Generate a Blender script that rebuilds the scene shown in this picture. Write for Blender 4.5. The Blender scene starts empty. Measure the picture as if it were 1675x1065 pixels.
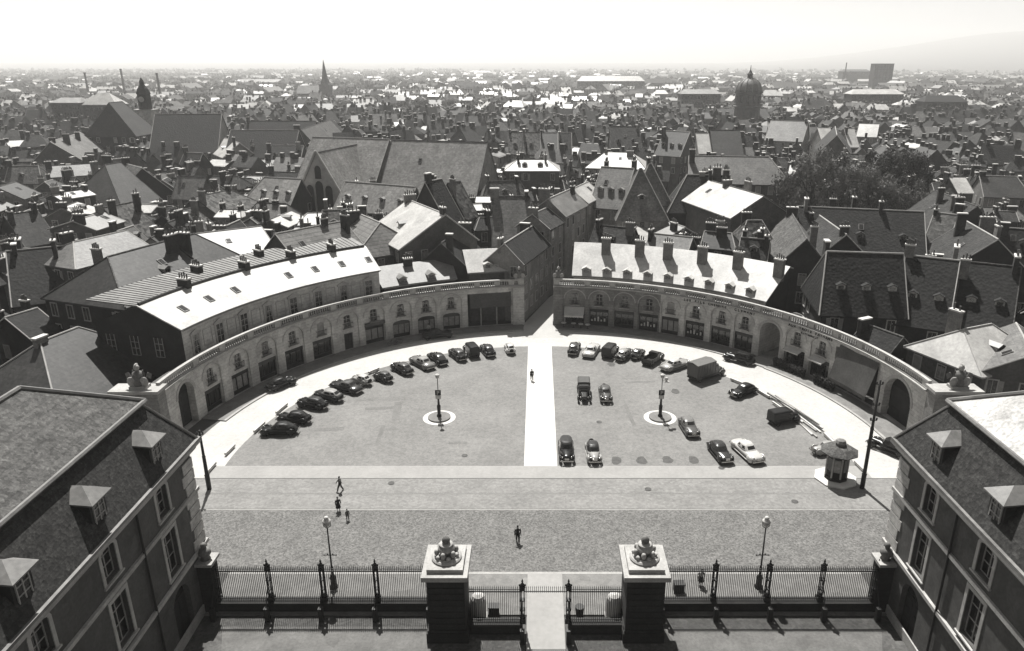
import bpy, bmesh, math, random
from mathutils import Vector, Matrix
R_ = math.radians
rnd = random.Random(11)
S = bpy.context.scene
COL = S.collection

# ------------------------------------------------------------------ camera
F, CX, CY, YH, CAMH = 1200.0, 880.0, 532.0, 105.0, 42.0      # photo pixels (1675 x 1065)
TH = math.atan((CY - YH) / F)
cam = bpy.data.cameras.new('camera'); cam_o = bpy.data.objects.new('camera', cam); COL.objects.link(cam_o)
cam.sensor_width = 36.0; cam.lens = 36.0 * F / 1675.0
cam.shift_x = (837.5 - CX) / 1675.0
cam.clip_start = 0.5; cam.clip_end = 30000
cam_o.location = (0, 0, CAMH); cam_o.rotation_euler = (math.pi / 2 - TH, 0, 0)
S.camera = cam_o

# ------------------------------------------------------------------ sky, sun, exposure
SUN_EL, SUN_AZ = 59.0, 13.0          # sun in front of the camera, a little to the left
w = bpy.data.worlds.new('World'); S.world = w; w.use_nodes = True
nt = w.node_tree; nt.nodes.clear()
sky = nt.nodes.new('ShaderNodeTexSky'); sky.sky_type = 'NISHITA'; sky.sun_disc = False
sky.sun_elevation = R_(SUN_EL); sky.sun_rotation = R_(-SUN_AZ)
sky.air_density = 1.0; sky.dust_density = 1.0; sky.ozone_density = 1.0
bw = nt.nodes.new('ShaderNodeRGBToBW')                       # black-and-white film
bg = nt.nodes.new('ShaderNodeBackground'); bg.inputs[1].default_value = 0.05
wo = nt.nodes.new('ShaderNodeOutputWorld')
nt.links.new(sky.outputs[0], bw.inputs[0]); nt.links.new(bw.outputs[0], bg.inputs[0]); nt.links.new(bg.outputs[0], wo.inputs[0])
sl = bpy.data.lights.new('sun', 'SUN'); sl.energy = 5.0; sl.angle = R_(0.5); sl.color = (1, 0.985, 0.95)
so = bpy.data.objects.new('sun', sl); COL.objects.link(so)
sd = Vector((-math.sin(R_(SUN_AZ)) * math.cos(R_(SUN_EL)), math.cos(R_(SUN_AZ)) * math.cos(R_(SUN_EL)), math.sin(R_(SUN_EL))))
so.rotation_euler = sd.to_track_quat('Z', 'Y').to_euler(); so.location = (0, 60, 120)
S.view_settings.view_transform = 'Standard'; S.view_settings.look = 'None'
S.view_settings.exposure = 1.05; S.view_settings.gamma = 1.0; S.view_settings.use_curve_mapping = False
S.cycles.use_denoising = True
S.cycles.max_bounces = 4; S.cycles.diffuse_bounces = 2; S.cycles.glossy_bounces = 2; S.cycles.volume_bounces = 0
S.cycles.transparent_max_bounces = 6

# ------------------------------------------------------------------ pixel helpers
def ray(x, y):
    u = (x - CX) / F; v = (y - CY) / F
    return Vector((u, math.cos(TH) - v * math.sin(TH), -math.sin(TH) - v * math.cos(TH)))
def gp(x, y, z=0.0):
    d = ray(x, y); t = (z - CAMH) / d.z
    return Vector((d.x * t, d.y * t, z))
def yp(x, y, Y):
    d = ray(x, y); t = Y / d.y
    return Vector((d.x * t, Y, CAMH + d.z * t))

# ------------------------------------------------------------------ materials
def g(v): return (min(1, v * 1.02), v, v * 0.965, 1)
MATS = {}
KALB = 0.62      # the film is exposed bright; surfaces keep modest base colours
def mat(name, v, rough=0.85, var=0.2, scale=0.8, cells=0.0, cvar=0.0, bump=0.0, bands=0.0, bvar=0.35, metal=0.0, spec=0.3, axis='Z', emit=0):
    """grey procedural material: large stains + fine cells (tiles, setts) + courses, all in world space"""
    v = v * KALB
    m = bpy.data.materials.new(name); m.use_nodes = True; MATS[name] = m
    n = m.node_tree.nodes; l = m.node_tree.links
    b = n['Principled BSDF']; b.inputs['Roughness'].default_value = rough
    b.inputs['Metallic'].default_value = metal; b.inputs['Specular IOR Level'].default_value = spec
    geo = n.new('ShaderNodeNewGeometry'); pos = geo.outputs['Position']
    nz = n.new('ShaderNodeTexNoise'); nz.inputs['Scale'].default_value = scale; nz.inputs['Detail'].default_value = 6; nz.inputs['Roughness'].default_value = 0.65
    l.new(pos, nz.inputs['Vector'])
    mr = n.new('ShaderNodeMapRange'); mr.inputs[1].default_value = 0.25; mr.inputs[2].default_value = 0.75
    mr.inputs[3].default_value = v * (1 - var); mr.inputs[4].default_value = v * (1 + var)
    l.new(nz.outputs[0], mr.inputs[0]); out = mr.outputs[0]; hgt = nz.outputs[0]
    nf = n.new('ShaderNodeTexNoise'); nf.inputs['Scale'].default_value = scale * 9; nf.inputs['Detail'].default_value = 3; l.new(pos, nf.inputs['Vector'])
    mf = n.new('ShaderNodeMapRange'); mf.inputs[1].default_value = 0.3; mf.inputs[2].default_value = 0.7; mf.inputs[3].default_value = 1 - var * 0.5; mf.inputs[4].default_value = 1 + var * 0.5
    l.new(nf.outputs[0], mf.inputs[0])
    mm = n.new('ShaderNodeMath'); mm.operation = 'MULTIPLY'; l.new(out, mm.inputs[0]); l.new(mf.outputs[0], mm.inputs[1]); out = mm.outputs[0]
    if cells:
        vo = n.new('ShaderNodeTexVoronoi'); vo.inputs['Scale'].default_value = cells; l.new(pos, vo.inputs['Vector'])
        sep = n.new('ShaderNodeSeparateColor'); l.new(vo.outputs['Color'], sep.inputs[0])
        m2 = n.new('ShaderNodeMapRange'); m2.inputs[3].default_value = 1 - cvar; m2.inputs[4].default_value = 1 + cvar
        l.new(sep.outputs[0], m2.inputs[0])
        m3 = n.new('ShaderNodeMath'); m3.operation = 'MULTIPLY'; l.new(out, m3.inputs[0]); l.new(m2.outputs[0], m3.inputs[1]); out = m3.outputs[0]
        hgt = vo.outputs['Distance']
    if bands:
        sx = n.new('ShaderNodeSeparateXYZ'); l.new(pos, sx.inputs[0])
        ml = n.new('ShaderNodeMath'); ml.operation = 'MULTIPLY'; ml.inputs[1].default_value = bands; l.new(sx.outputs[axis], ml.inputs[0])
        fr = n.new('ShaderNodeMath'); fr.operation = 'FRACT'; l.new(ml.outputs[0], fr.inputs[0])
        m4 = n.new('ShaderNodeMapRange'); m4.inputs[1].default_value = 0.0; m4.inputs[2].default_value = 0.25; m4.inputs[3].default_value = 1 - bvar; m4.inputs[4].default_value = 1.0
        l.new(fr.outputs[0], m4.inputs[0])
        m5 = n.new('ShaderNodeMath'); m5.operation = 'MULTIPLY'; l.new(out, m5.inputs[0]); l.new(m4.outputs[0], m5.inputs[1]); out = m5.outputs[0]
    cb = n.new('ShaderNodeCombineColor'); 
    for i, k in enumerate((1.02, 1.0, 0.965)):
        mk = n.new('ShaderNodeMath'); mk.operation = 'MULTIPLY'; mk.inputs[1].default_value = k; l.new(out, mk.inputs[0]); l.new(mk.outputs[0], cb.inputs[i])
    l.new(cb.outputs[0], b.inputs['Base Color'])
    if bump:
        bp = n.new('ShaderNodeBump'); bp.inputs['Strength'].default_value = bump; bp.inputs['Distance'].default_value = 0.08
        l.new(hgt, bp.inputs['Height']); l.new(bp.outputs[0], b.inputs['Normal'])
    return m
def T(n): return MATS[n]
mat('tile_dark', 0.013, var=.6, scale=.45, cells=2.2, cvar=.5, bump=.6, bands=2.4, bvar=.3)  # roof tones lowered so the base colours carry slopes seen in shade
mat('tile_mid', 0.034, var=.55, scale=.45, cells=2.2, cvar=.45, bump=.6, bands=2.4, bvar=.3)
mat('tile_light', 0.1, var=.45, scale=.5, cells=2.2, cvar=.4, bump=.6, bands=2.4, bvar=.25)
mat('tile_mottled', 0.075, var=.5, scale=.7, cells=1.5, cvar=.9, bump=.6)
mat('tile_striped', .2, var=.25, scale=.5, bands=2.0, bvar=.6, cells=2, cvar=.2)
mat('slate', 0.045, var=.4, scale=.3, cells=2.6, cvar=.3, rough=.6, bands=2.6, bvar=.25)
mat('slate_light', .15, var=.4, scale=.3, cells=2.6, cvar=.25, rough=.6, bands=2.6, bvar=.25)
mat('slate_pale', .26, var=.4, scale=.22, cells=1.8, cvar=.22, rough=.6, bands=2, bvar=.15)
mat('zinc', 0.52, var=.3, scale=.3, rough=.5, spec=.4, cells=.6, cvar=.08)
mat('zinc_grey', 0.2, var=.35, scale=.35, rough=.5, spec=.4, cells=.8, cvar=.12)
mat('mossy', .035, var=.6, scale=1.4, cells=5, cvar=.5, bump=.25, bands=3, bvar=.4)
mat('mossy_pale', .1, var=.55, scale=1.1, cells=5, cvar=.4, bump=.25, bands=2.6, bvar=.3)
mat('zinc_stained', 0.48, var=.6, scale=.55, rough=.55)
mat('wing_wall', 0.105, var=.3, scale=.5, cells=1.2, cvar=.1)
mat('stone_shaded', 0.035, var=.5, scale=.8, bands=1.8, bvar=.3)  # piers and plinths: shade on their near side put into the stone colour
mat('stone', 0.6, var=.3, scale=.4, bands=2.2, bvar=.25, cells=1.1, cvar=.14)
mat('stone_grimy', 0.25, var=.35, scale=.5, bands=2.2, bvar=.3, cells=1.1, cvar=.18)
mat('stone_pale', 0.5, var=.2, scale=.4, cells=1.3, cvar=.08)
mat('stone_trim', 0.46, var=.25, scale=.7)
mat('stone_dirty', 0.2, var=.5, scale=.6)
mat('wall_light', 0.27, var=.35, scale=.4, cells=1.0, cvar=.1)  # town walls darkened: shade on their near faces sits in the colour
mat('wall_mid', 0.105, var=.4, scale=.4, cells=1.0, cvar=.12)
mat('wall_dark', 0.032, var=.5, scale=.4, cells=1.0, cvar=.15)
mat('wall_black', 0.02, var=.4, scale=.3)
mat('brick_chim', 0.04, var=.5, scale=1.2, cells=4, cvar=.25)
mat('cap', .7, var=.3, scale=1.5)  # bright chimney caps: sunlit sparkle put into the colour
mat('clay', .12, var=.3, scale=2)
mat('glass', .025, rough=.12, var=.5, scale=.7, spec=.6)
mat('curtain', .33, var=.5, scale=2)
mat('frame', .45, var=.2, scale=2)
mat('shutter', .34, var=.3, scale=1.5)
mat('shutter_dark', .13, var=.3, scale=1.5)
mat('dark', .03, var=.4, scale=1.5)
mat('black', .012, var=.4, scale=1.5)
mat('shop_black', .022, rough=.35, var=.4, scale=1.5)
mat('iron', .03, rough=.55, var=.4, scale=3)
mat('awning', .62, var=.15, scale=.8)
mat('tarp', 0.09, var=.35, scale=.5)
mat('wood_white', .7, var=.2, scale=2)
mat('wood', .4, var=.3, scale=2)
mat('asphalt_lot', 0.225, var=.2, scale=.16, cells=5, cvar=.14)
mat('asphalt_patch', .19, var=.2, scale=.6, cells=5, cvar=.1)
mat('ring', 0.55, var=.1, scale=.2, cells=4, cvar=.06)
mat('path', .72, var=.06, scale=.3)
mat('band_light', 0.36, var=.13, scale=.3)
mat('band_mid', 0.25, var=.2, scale=.3, cells=4, cvar=.15)
mat('setts', .16, var=.22, scale=.5, cells=7, cvar=.4, bump=.25)
mat('pavement', 0.22, var=.2, scale=.6, cells=1.2, cvar=.12)
mat('kerb', .42, var=.2, scale=1)
mat('court', 0.1, var=.35, scale=.5, cells=4, cvar=.25)
mat('court_pale', 0.15, var=.3, scale=.5, cells=1.0, cvar=.1)
mat('ground', .09, var=.4, scale=.02)
mat('street', .5, var=.1, scale=.3)
mat('line_dark', .1, var=.4, scale=2)
mat('leaf', 0.06, var=.5, scale=.5, rough=.7)
mat('leaf_pale', 0.15, var=.5, scale=.5, rough=.7)
mat('bark', .06, var=.4, scale=3)
mat('skin', .38, var=.1, scale=5); mat('cloth_dark', .025, var=.3, scale=5); mat('cloth_light', .55, var=.2, scale=5); mat('cloth_mid', .12, var=.3, scale=5); mat('hair', .03, var=.3, scale=20)
mat('chrome', .55, rough=.2, metal=1.0, var=.1, scale=3); mat('tyre', .02, var=.3, scale=8); mat('hub', .4, rough=.35, metal=.6, var=.2, scale=8)
for n_ in ('leaf', 'leaf_pale'):      # thin leaves let light through
    t_ = T(n_).node_tree; pb_ = t_.nodes['Principled BSDF']; tr_ = t_.nodes.new('ShaderNodeBsdfTranslucent'); mx_ = t_.nodes.new('ShaderNodeMixShader'); mx_.inputs[0].default_value = .28
    t_.links.new(pb_.inputs['Base Color'].links[0].from_socket, tr_.inputs[0]); t_.links.new(pb_.outputs[0], mx_.inputs[1]); t_.links.new(tr_.outputs[0], mx_.inputs[2]); t_.links.new(mx_.outputs[0], t_.nodes['Material Output'].inputs[0])
CARC = {'black': .012, 'dark': .035, 'mid': .1, 'grey': .2, 'light': .38, 'white': .62}
for k_, v_ in CARC.items(): mat('paint_' + k_, v_, rough=.25, var=.12, scale=2, spec=.4)
mat('white', .75, var=.1, scale=2); mat('ink', 0.015, var=.4, scale=2); mat('lamp_glass', .6, rough=.25, var=.1, scale=2)

# ------------------------------------------------------------------ mesh helper
RM = {}       # root matrices by name
class MB:
    def __init__(s): s.v = []; s.f = []; s.m = []; s.k = 0
    def vert(s, p): s.v.append(tuple(p)); return len(s.v) - 1
    def face(s, pts, k=None):
        s.f.append([s.vert(p) for p in pts]); s.m.append(s.k if k is None else k)
    def iface(s, idx, k=None): s.f.append(list(idx)); s.m.append(s.k if k is None else k)
    def box(s, x0, x1, y0, y1, z0, z1, M=None, k=None):
        P = [(x, y, z) for z in (z0, z1) for x, y in ((x0, y0), (x1, y0), (x1, y1), (x0, y1))]
        if M: P = [M @ Vector(p) for p in P]
        b = len(s.v); s.v += [tuple(p) for p in P]
        for q in ((0, 3, 2, 1), (4, 5, 6, 7), (0, 1, 5, 4), (1, 2, 6, 5), (2, 3, 7, 6), (3, 0, 4, 7)):
            s.iface([b + i for i in q], k)
    def prism(s, poly, z0, z1, k=None, f=None):
        n = len(poly); b = len(s.v)
        fz = (lambda p: Vector(p)) if f is None else f
        s.v += [tuple(fz((p[0], p[1], z0))) for p in poly] + [tuple(fz((p[0], p[1], z1))) for p in poly]
        s.iface([b + i for i in range(n)][::-1], k); s.iface([b + n + i for i in range(n)], k)
        for i in range(n): s.iface([b + i, b + (i + 1) % n, b + n + (i + 1) % n, b + n + i], k)
    def solid(s, verts, faces, t, k=None):
        """thicken an open sheet downward by t"""
        b = len(s.v); n = len(verts)
        s.v += [tuple(p) for p in verts] + [(p[0], p[1], p[2] - t) for p in verts]
        ed = {}
        for f in faces:
            s.iface([b + i for i in f], k); s.iface([b + n + i for i in reversed(f)], k)
            for i in range(len(f)): ed[(f[i], f[(i + 1) % len(f)])] = 1
        for (i, j) in ed:
            if (j, i) not in ed: s.iface([b + j, b + i, b + n + i, b + n + j], k)
    def tube(s, p0, p1, r0, r1=None, n=8, k=None, cap=True):
        r1 = r0 if r1 is None else r1; p0 = Vector(p0); p1 = Vector(p1); d = (p1 - p0)
        q = d.to_track_quat('Z', 'Y'); b = len(s.v)
        for p, r in ((p0, r0), (p1, r1)):
            for i in range(n):
                a = 2 * math.pi * i / n; s.v.append(tuple(p + q @ Vector((math.cos(a) * r, math.sin(a) * r, 0))))
        for i in range(n): s.iface([b + i, b + (i + 1) % n, b + n + (i + 1) % n, b + n + i], k)
        if cap: s.iface([b + i for i in range(n)][::-1], k); s.iface([b + n + i for i in range(n)], k)
    def lathe(s, prof, c=(0, 0, 0), n=16, k=None, M=None, a0=0.0, a1=2 * math.pi):
        full = abs(a1 - a0 - 2 * math.pi) < 1e-6; b = len(s.v); m = n if full else n + 1
        for r, z in prof:
            for i in range(m):
                a = a0 + (a1 - a0) * i / n; p = Vector((c[0] + math.cos(a) * r, c[1] + math.sin(a) * r, c[2] + z)); s.v.append(tuple(M @ p if M else p))
        for j in range(len(prof) - 1):
            for i in range(n):
                i2 = (i + 1) % m
                s.iface([b + j * m + i, b + j * m + i2, b + (j + 1) * m + i2, b + (j + 1) * m + i], k)
        if full:
            s.iface([b + i for i in range(n)][::-1], k); s.iface([b + (len(prof) - 1) * n + i for i in range(n)], k)
    def ell(s, c, r, n=12, h=7, k=None, M=None):
        b = len(s.v)
        for j in range(1, h):
            t = math.pi * j / h
            for i in range(n):
                a = 2 * math.pi * i / n; p = Vector((c[0] + r[0] * math.sin(t) * math.cos(a), c[1] + r[1] * math.sin(t) * math.sin(a), c[2] + r[2] * math.cos(t))); s.v.append(tuple(M @ p if M else p))
        for j in range(h - 2):
            for i in range(n): s.iface([b + j * n + i, b + (j + 1) * n + i, b + (j + 1) * n + (i + 1) % n, b + j * n + (i + 1) % n], k)
        s.iface([b + i for i in range(n)], k); s.iface([b + (h - 2) * n + i for i in range(n)][::-1], k)
    def mesh(s, name, mats, smooth=False):
        me = bpy.data.meshes.new(name); me.from_pydata(s.v, [], s.f)
        for m in (mats if isinstance(mats, (list, tuple)) else [mats]): me.materials.append(T(m) if isinstance(m, str) else m)
        if any(s.m): me.polygons.foreach_set('material_index', s.m)
        if smooth: me.polygons.foreach_set('use_smooth', [True] * len(s.f))
        me.update(); return me
    def build(s, name, mats, parent=None, world=False, smooth=False):
        if world and parent is not None:
            Mi = RM[parent.name].inverted(); s.v = [tuple(Mi @ Vector(p)) for p in s.v]
        return put(name, s.mesh(name, mats, smooth), parent)
def put(name, me, parent=None, loc=(0, 0, 0), rz=0.0, sc=None, M=None, world=False):
    o = bpy.data.objects.new(name, me); COL.objects.link(o)
    if parent is not None: o.parent = parent
    if M is None: M = Matrix.Translation(Vector(loc)) @ Matrix.Rotation(rz, 4, 'Z')
    if world and parent is not None: M = RM[parent.name].inverted() @ M
    o.location = M.to_translation(); o.rotation_euler = M.to_euler()
    if sc is not None: o.scale = sc
    return o
def tag(o, label, cat, group=None, kind=None):
    if label: o['label'] = label
    if cat: o['category'] = cat
    if group: o['group'] = group
    if kind: o['kind'] = kind
    return o
def thing(name, label, cat, loc=(0, 0, 0), rz=0.0, group=None):
    o = bpy.data.objects.new(name, None); COL.objects.link(o); o.empty_display_size = 0.3
    o.location = loc; o.rotation_euler = (0, 0, rz)
    RM[o.name] = Matrix.Translation(Vector(loc)) @ Matrix.Rotation(rz, 4, 'Z')
    return tag(o, label, cat, group)
def structure(o): o['kind'] = 'structure'; return o
CACHE = {}
def cached(key, fn):
    if key not in CACHE: CACHE[key] = fn()
    return CACHE[key]

# ------------------------------------------------------------------ ground, roads, pavements
PCX, PCY, PR = 0.8, 74.9, 43.8
def pol(a, r, z=0.0, c=(PCX, PCY)): return Vector((c[0] + r * math.cos(R_(a)), c[1] + r * math.sin(R_(a)), z))
def sheet(name, poly, z, m):
    b = MB(); b.face([(p[0], p[1], z) for p in poly]); return structure(b.build(name, m))
def arcpts(a0, a1, r, c, n=40): return [pol(a0 + (a1 - a0) * i / n, r, 0, c) for i in range(n + 1)]
gb = MB()
NX, NY = 30, 34
def hz(x, y):
    # plain, then the wooded slopes that rise far away on the right
    t = max(0, (y - 2600) / 5200); s = max(0, min(1, (x - y * 0.25) / 2600))
    return -0.03 + 300 * min(1, t) ** 1.3 * s ** 1.5 + 55 * min(1, t) ** 1.6
xs = [-7200 + 14400 * i / NX for i in range(NX + 1)]; ys = [-260 + 8460 * (j / NY) ** 1.6 for j in range(NY + 1)]
for y in ys:
    for x in xs: gb.vert((x, y, hz(x, y)))
for j in range(NY):
    for i in range(NX): gb.iface([j * (NX + 1) + i, j * (NX + 1) + i + 1, (j + 1) * (NX + 1) + i + 1, (j + 1) * (NX + 1) + i])
structure(gb.build('ground', 'ground', smooth=True))
# plaza carriageway (ring road and the street past the gates)
sheet('road', [(-62, 53.3), (62, 53.3), (62, 76)] + arcpts(2, 178, 40.9, (0.5, 74.7), 60) + [(-62, 76)], 0.0, 'ring')
sheet('road', [(-62, 53.35), (62, 53.35), (62, 62.9), (-62, 62.9)], 0.004, 'setts')
sheet('road', [(-62, 63.2), (62, 63.2), (62, 65.8), (-62, 65.8)], 0.004, 'band_mid')
sheet('road', [(-62, 66.05), (62, 66.05), (62, 68.85), (-62, 68.85)], 0.004, 'band_mid')
sheet('road', [(-36, 69.0), (36, 69.0), (36, 71.45), (-36, 71.45)], 0.004, 'band_light')
for y0, y1 in ((68.86, 68.97), (65.83, 65.92), (65.98, 66.03), (62.93, 62.99), (63.14, 63.19)):
    sheet('road_line', [(-60, y0), (60, y0), (60, y1), (-60, y1)], 0.008, 'line_dark')
sheet('road_line', [(-60, 63.0), (60, 63.0), (60, 63.13), (-60, 63.13)], 0.008, 'kerb')
QC = (0.3, 73.2); QR = 35.1
def lot(x_in, sign):
    a_in = math.degrees(math.acos((x_in - QC[0]) / QR)); y0 = 71.5
    a_out = 180 - math.degrees(math.asin((y0 - QC[1]) / QR)) if sign < 0 else math.degrees(math.asin((y0 - QC[1]) / QR))
    return [(x_in, y0)] + arcpts(a_in, a_out, QR, QC, 40)
sheet('parking_ground', lot(-1.56, -1), 0.004, 'asphalt_lot'); sheet('parking_ground', lot(2.15, 1), 0.004, 'asphalt_lot')
sheet('path', [(-1.54, 71.5), (2.13, 71.5), (2.13, 109.5), (-1.54, 109.5)], 0.008, 'path')
# oil stains left by parked cars
for x, y in ((1008, 753), (1050, 753), (1092, 752), (1135, 752), (1000, 595), (1105, 640)):
    c = gp(x, y); sheet('oil_stain', [(c.x + (0.5 + .2 * rnd.random()) * math.cos(i * .524), c.y + (0.75 + .3 * rnd.random()) * math.sin(i * .524)) for i in range(12)], 0.012, 'line_dark')
# repair patches, worn tracks and drain covers
rp_ = random.Random(21)
for i in range(13):
    x0, y0 = -30 + 60 * rp_.random(), 55 + 45 * rp_.random()
    if math.hypot(x0 - QC[0], y0 - QC[1]) > 31 and y0 > 70 or -5 < x0 < 6: continue
    w0, h0 = .6 + 2.6 * rp_.random(), .25 + .35 * rp_.random(); a0 = rp_.choice((0, 0, 1.57)) + .1 * rp_.random()
    sheet('repair_patch', [(x0 + px_ * math.cos(a0) - py_ * math.sin(a0), y0 + px_ * math.sin(a0) + py_ * math.cos(a0)) for px_, py_ in ((-w0, -h0), (w0, -h0 * 1.1), (w0 * .96, h0), (-w0 * 1.03, h0 * .95))], 0.009 + .0012 * i, 'asphalt_patch' if y0 > 71.5 else 'band_mid')
for x, y in ((640, 790), (1060, 800), (1180, 765), (760, 745), (1300, 820), (980, 690)):
    c = gp(x, y); sheet('drain_cover', [(c.x + .35 * math.cos(q * .524), c.y + .35 * math.sin(q * .524)) for q in range(12)], 0.045, 'line_dark')
# pavement along the arcades, with kerb
def ring_solid(name, a0, a1, r0, r1, z0, z1, m, n=50, c=(PCX, PCY)):
    b = MB(); A = arcpts(a0, a1, r0, c, n); B = arcpts(a0, a1, r1, c, n)
    for i in range(n):
        q = [A[i], A[i + 1], B[i + 1], B[i]]
        lo = [(p.x, p.y, z0) for p in q]; hi = [(p.x, p.y, z1) for p in q]
        b.face(hi); b.face([lo[0], lo[1], hi[1], hi[0]]); b.face([lo[2], lo[3], hi[3], hi[2]])
        if i == 0: b.face([lo[3], lo[0], hi[0], hi[3]])
        if i == n - 1: b.face([lo[1], lo[2], hi[2], hi[1]])
    return b.build(name, m)
for a0, a1 in ((94.5, 169.5), (42.2, 87.0), (2, 37)):
    structure(ring_solid('pavement', a0, a1, 40.75, 43.75, -.02, .13, 'pavement'))
    structure(ring_solid('kerb', a0, a1, 40.4, 40.74, -.02, .14, 'kerb'))
# pavement before the railings, and the courtyard
def slab(name, x0, x1, y0, y1, z0, z1, m):
    b = MB(); b.box(x0, x1, y0, y1, z0, z1); return structure(b.build(name, m))
slab('pavement', -27.0, 28.2, 48.0, 53.0, -.02, .13, 'pavement'); slab('kerb', -27.0, 28.2, 53.0, 53.3, -.02, .14, 'kerb')
sheet('courtyard', [(-30, 8), (31, 8), (31, 47.9), (-30, 47.9)], 0.0, 'court')
slab('gate_threshold', -.9, 2.1, 43.0, 53.02, .02, .165, 'band_light')
sheet('path', [(-.9, 20), (2.1, 20), (2.1, 42.99), (-.9, 42.99)], 0.006, 'band_light')
sheet('path', [(-24, 44.0), (-8.4, 44.0), (-8.4, 46.8), (-25, 46.8)], 0.004, 'court_pale')
sheet('path', [(11, 43.8), (26, 43.8), (27, 46.2), (10, 46.6)], 0.004, 'court_pale')
# street leading away from the square (and the one behind it)
sheet('road', [(-2.6, 112), (4.1, 112), (4.4, 119), (8.4, 134), (11.5, 141), (21, 165), (32, 190), (43, 215), (38, 215), (25, 190), (14.8, 165), (5.3, 141), (2.1, 134), (-2.4, 119)], 0.006, 'street')
sheet('road', [(33, 160), (39, 160), (44, 200), (50, 260), (46, 260), (39, 200)], 0.002, 'street')
sheet('road', [pol(41.8, 40.9), pol(37.3, 40.9), pol(37.3, 75), pol(41.8, 75)], 0.004, 'band_light')

# ------------------------------------------------------------------ arcaded hemicycle
def wall_open(b, f, s0, s1, z0, z1, a, c, zb, zt, rise, d0, dep, n=10, k=0, rk=None):
    """wall panel s0..s1 x z0..z1 at depth d0 with one opening a..c x zb..zt (top rises by `rise`) and its reveals"""
    Q = lambda *p: b.face([f(*q) for q in p], k)
    Q((s0, z0, d0), (a, z0, d0), (a, z1, d0), (s0, z1, d0)); Q((c, z0, d0), (s1, z0, d0), (s1, z1, d0), (c, z1, d0))
    if zb > z0 + 1e-4: Q((a, z0, d0), (c, z0, d0), (c, zb, d0), (a, zb, d0))
    sp = zt - rise; hw = (c - a) / 2; m = (a + c) / 2
    if rise > 1e-4: top = [(m - hw * math.cos(math.pi * i / n), sp + rise * math.sin(math.pi * i / n)) for i in range(n + 1)]
    else: top = [(a, zt), (c, zt)]
    for (p, q) in zip(top, top[1:]): Q((p[0], p[1], d0), (q[0], q[1], d0), (q[0], z1, d0), (p[0], z1, d0))
    k0 = k; rk = k if rk is None else rk
    d1 = d0 + dep
    for (p, q) in zip([(a, zb)] + top, top + [(c, zb)]): b.face([f(p[0], p[1], d0), f(q[0], q[1], d0), f(q[0], q[1], d1), f(p[0], p[1], d1)], rk)
    b.face([f(a, zb, d0), f(c, zb, d0), f(c, zb, d1), f(a, zb, d1)], rk)
    return top
def win_mesh(wd, h, rise, style):
    """window frame with glazing bars (slot 0 frame, 1 glass/curtain)"""
    def fn():
        b = MB(); n = 8
        top = [(-wd / 2 * math.cos(math.pi * i / n), h - rise + rise * math.sin(math.pi * i / n)) for i in range(n + 1)] if rise else [(-wd / 2, h), (wd / 2, h)]
        b.face([(wd / 2, .0, 0)] + [(-wd / 2, .0, 0)] + [(p[0], .0, p[1]) for p in top], 1)
        t = .07
        for x in (-wd / 2, -t / 2, wd / 2 - t): b.box(x, x + t, -.06, .02, 0, h - rise, k=0)
        for z in (0, h * .36, h * .68): b.box(-wd / 2, wd / 2, -.05, .02, z, z + t * .8, k=0)
        if style == 'curtain':
            for sx in (-1, 1): b.face([(sx * wd * .47, -.015, .1), (sx * wd * .08, -.015, h - rise - .05), (sx * wd * .47, -.015, h - rise - .05)], 2)
        if style == 'blind': b.box(-wd * .46, wd * .46, -.09, -.03, .1, h - .1, k=2)
        return b.mesh('window', ['frame', 'glass', 'curtain' if style == 'curtain' else 'shutter'])
    return cached(('win', wd, h, rise, style), fn)
def balcony_mesh(wd):
    def fn():
        b = MB(); b.box(-wd / 2, wd / 2, -.32, .0, -.12, 0, k=1)
        b.box(-wd / 2, wd / 2, -.31, -.27, .78, .84, k=0)
        n = int(wd / .13)
        for i in range(n + 1): x = -wd / 2 + .02 + (wd - .04) * i / n; b.box(x - .013, x + .013, -.3, -.275, 0, .8, k=0)
        for sx in (-1, 1): b.box(sx * wd / 2 - .015, sx * wd / 2 + .015, -.3, 0, .76, .82, k=0)
        return b.mesh('balcony', ['iron', 'stone_trim'])
    return cached(('bal', wd), fn)
def shop_mesh(wd, h, style):
    """shopfront: stall riser, panes, fascia board"""
    def fn():
        b = MB()
        fm = {'black': 'shop_black', 'dark': 'dark', 'pale': 'shop_black', 'arched': 'shop_black', 'open': 'shop_black', 'goods': 'dark', 'door': 'dark', 'gate': 'dark', 'blinds': 'wall_dark'}[style]
        pm = {'pale': 'curtain', 'arched': 'curtain', 'goods': 'glass', 'blinds': 'shutter'}.get(style, 'glass')
        b.face([(-wd / 2, .04, 0), (wd / 2, .04, 0), (wd / 2, .04, h), (-wd / 2, .04, h)], 1)
        if style in ('door', 'gate'):
            b.box(-wd / 2, wd / 2, -.02, .03, 0, h, k=0)
            for sx in (-.25, .25):
                for zz in (.12, .42, .7): b.box(wd * sx - wd * .17, wd * sx + wd * .17, -.05, 0, h * zz, h * (zz + .22), k=0)
        else:
            b.box(-wd / 2, wd / 2, -.06, .03, 0, .55, k=0)
            b.box(-wd / 2, wd / 2, -.16, .03, h - .62, h, k=0); b.box(-wd / 2 - .05, wd / 2 + .05, -.24, .03, h - .06, h + .02, k=0)
            for x in (-wd / 2, -wd * .17, wd * .17, wd / 2 - .1): b.box(x, x + .1, -.07, .03, .5, h - .6, k=0)
            if style == 'goods':
                for i in range(5): b.box(-wd * .42 + i * wd * .17, -wd * .42 + i * wd * .17 + .28, -.02, .03, .7, 1.0 + .5 * ((i * 7) % 3) / 2, k=2)
        return b.mesh('shopfront', [fm, pm, 'white'])
    return cached(('shop', wd, h, style), fn)
BALU = None
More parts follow.
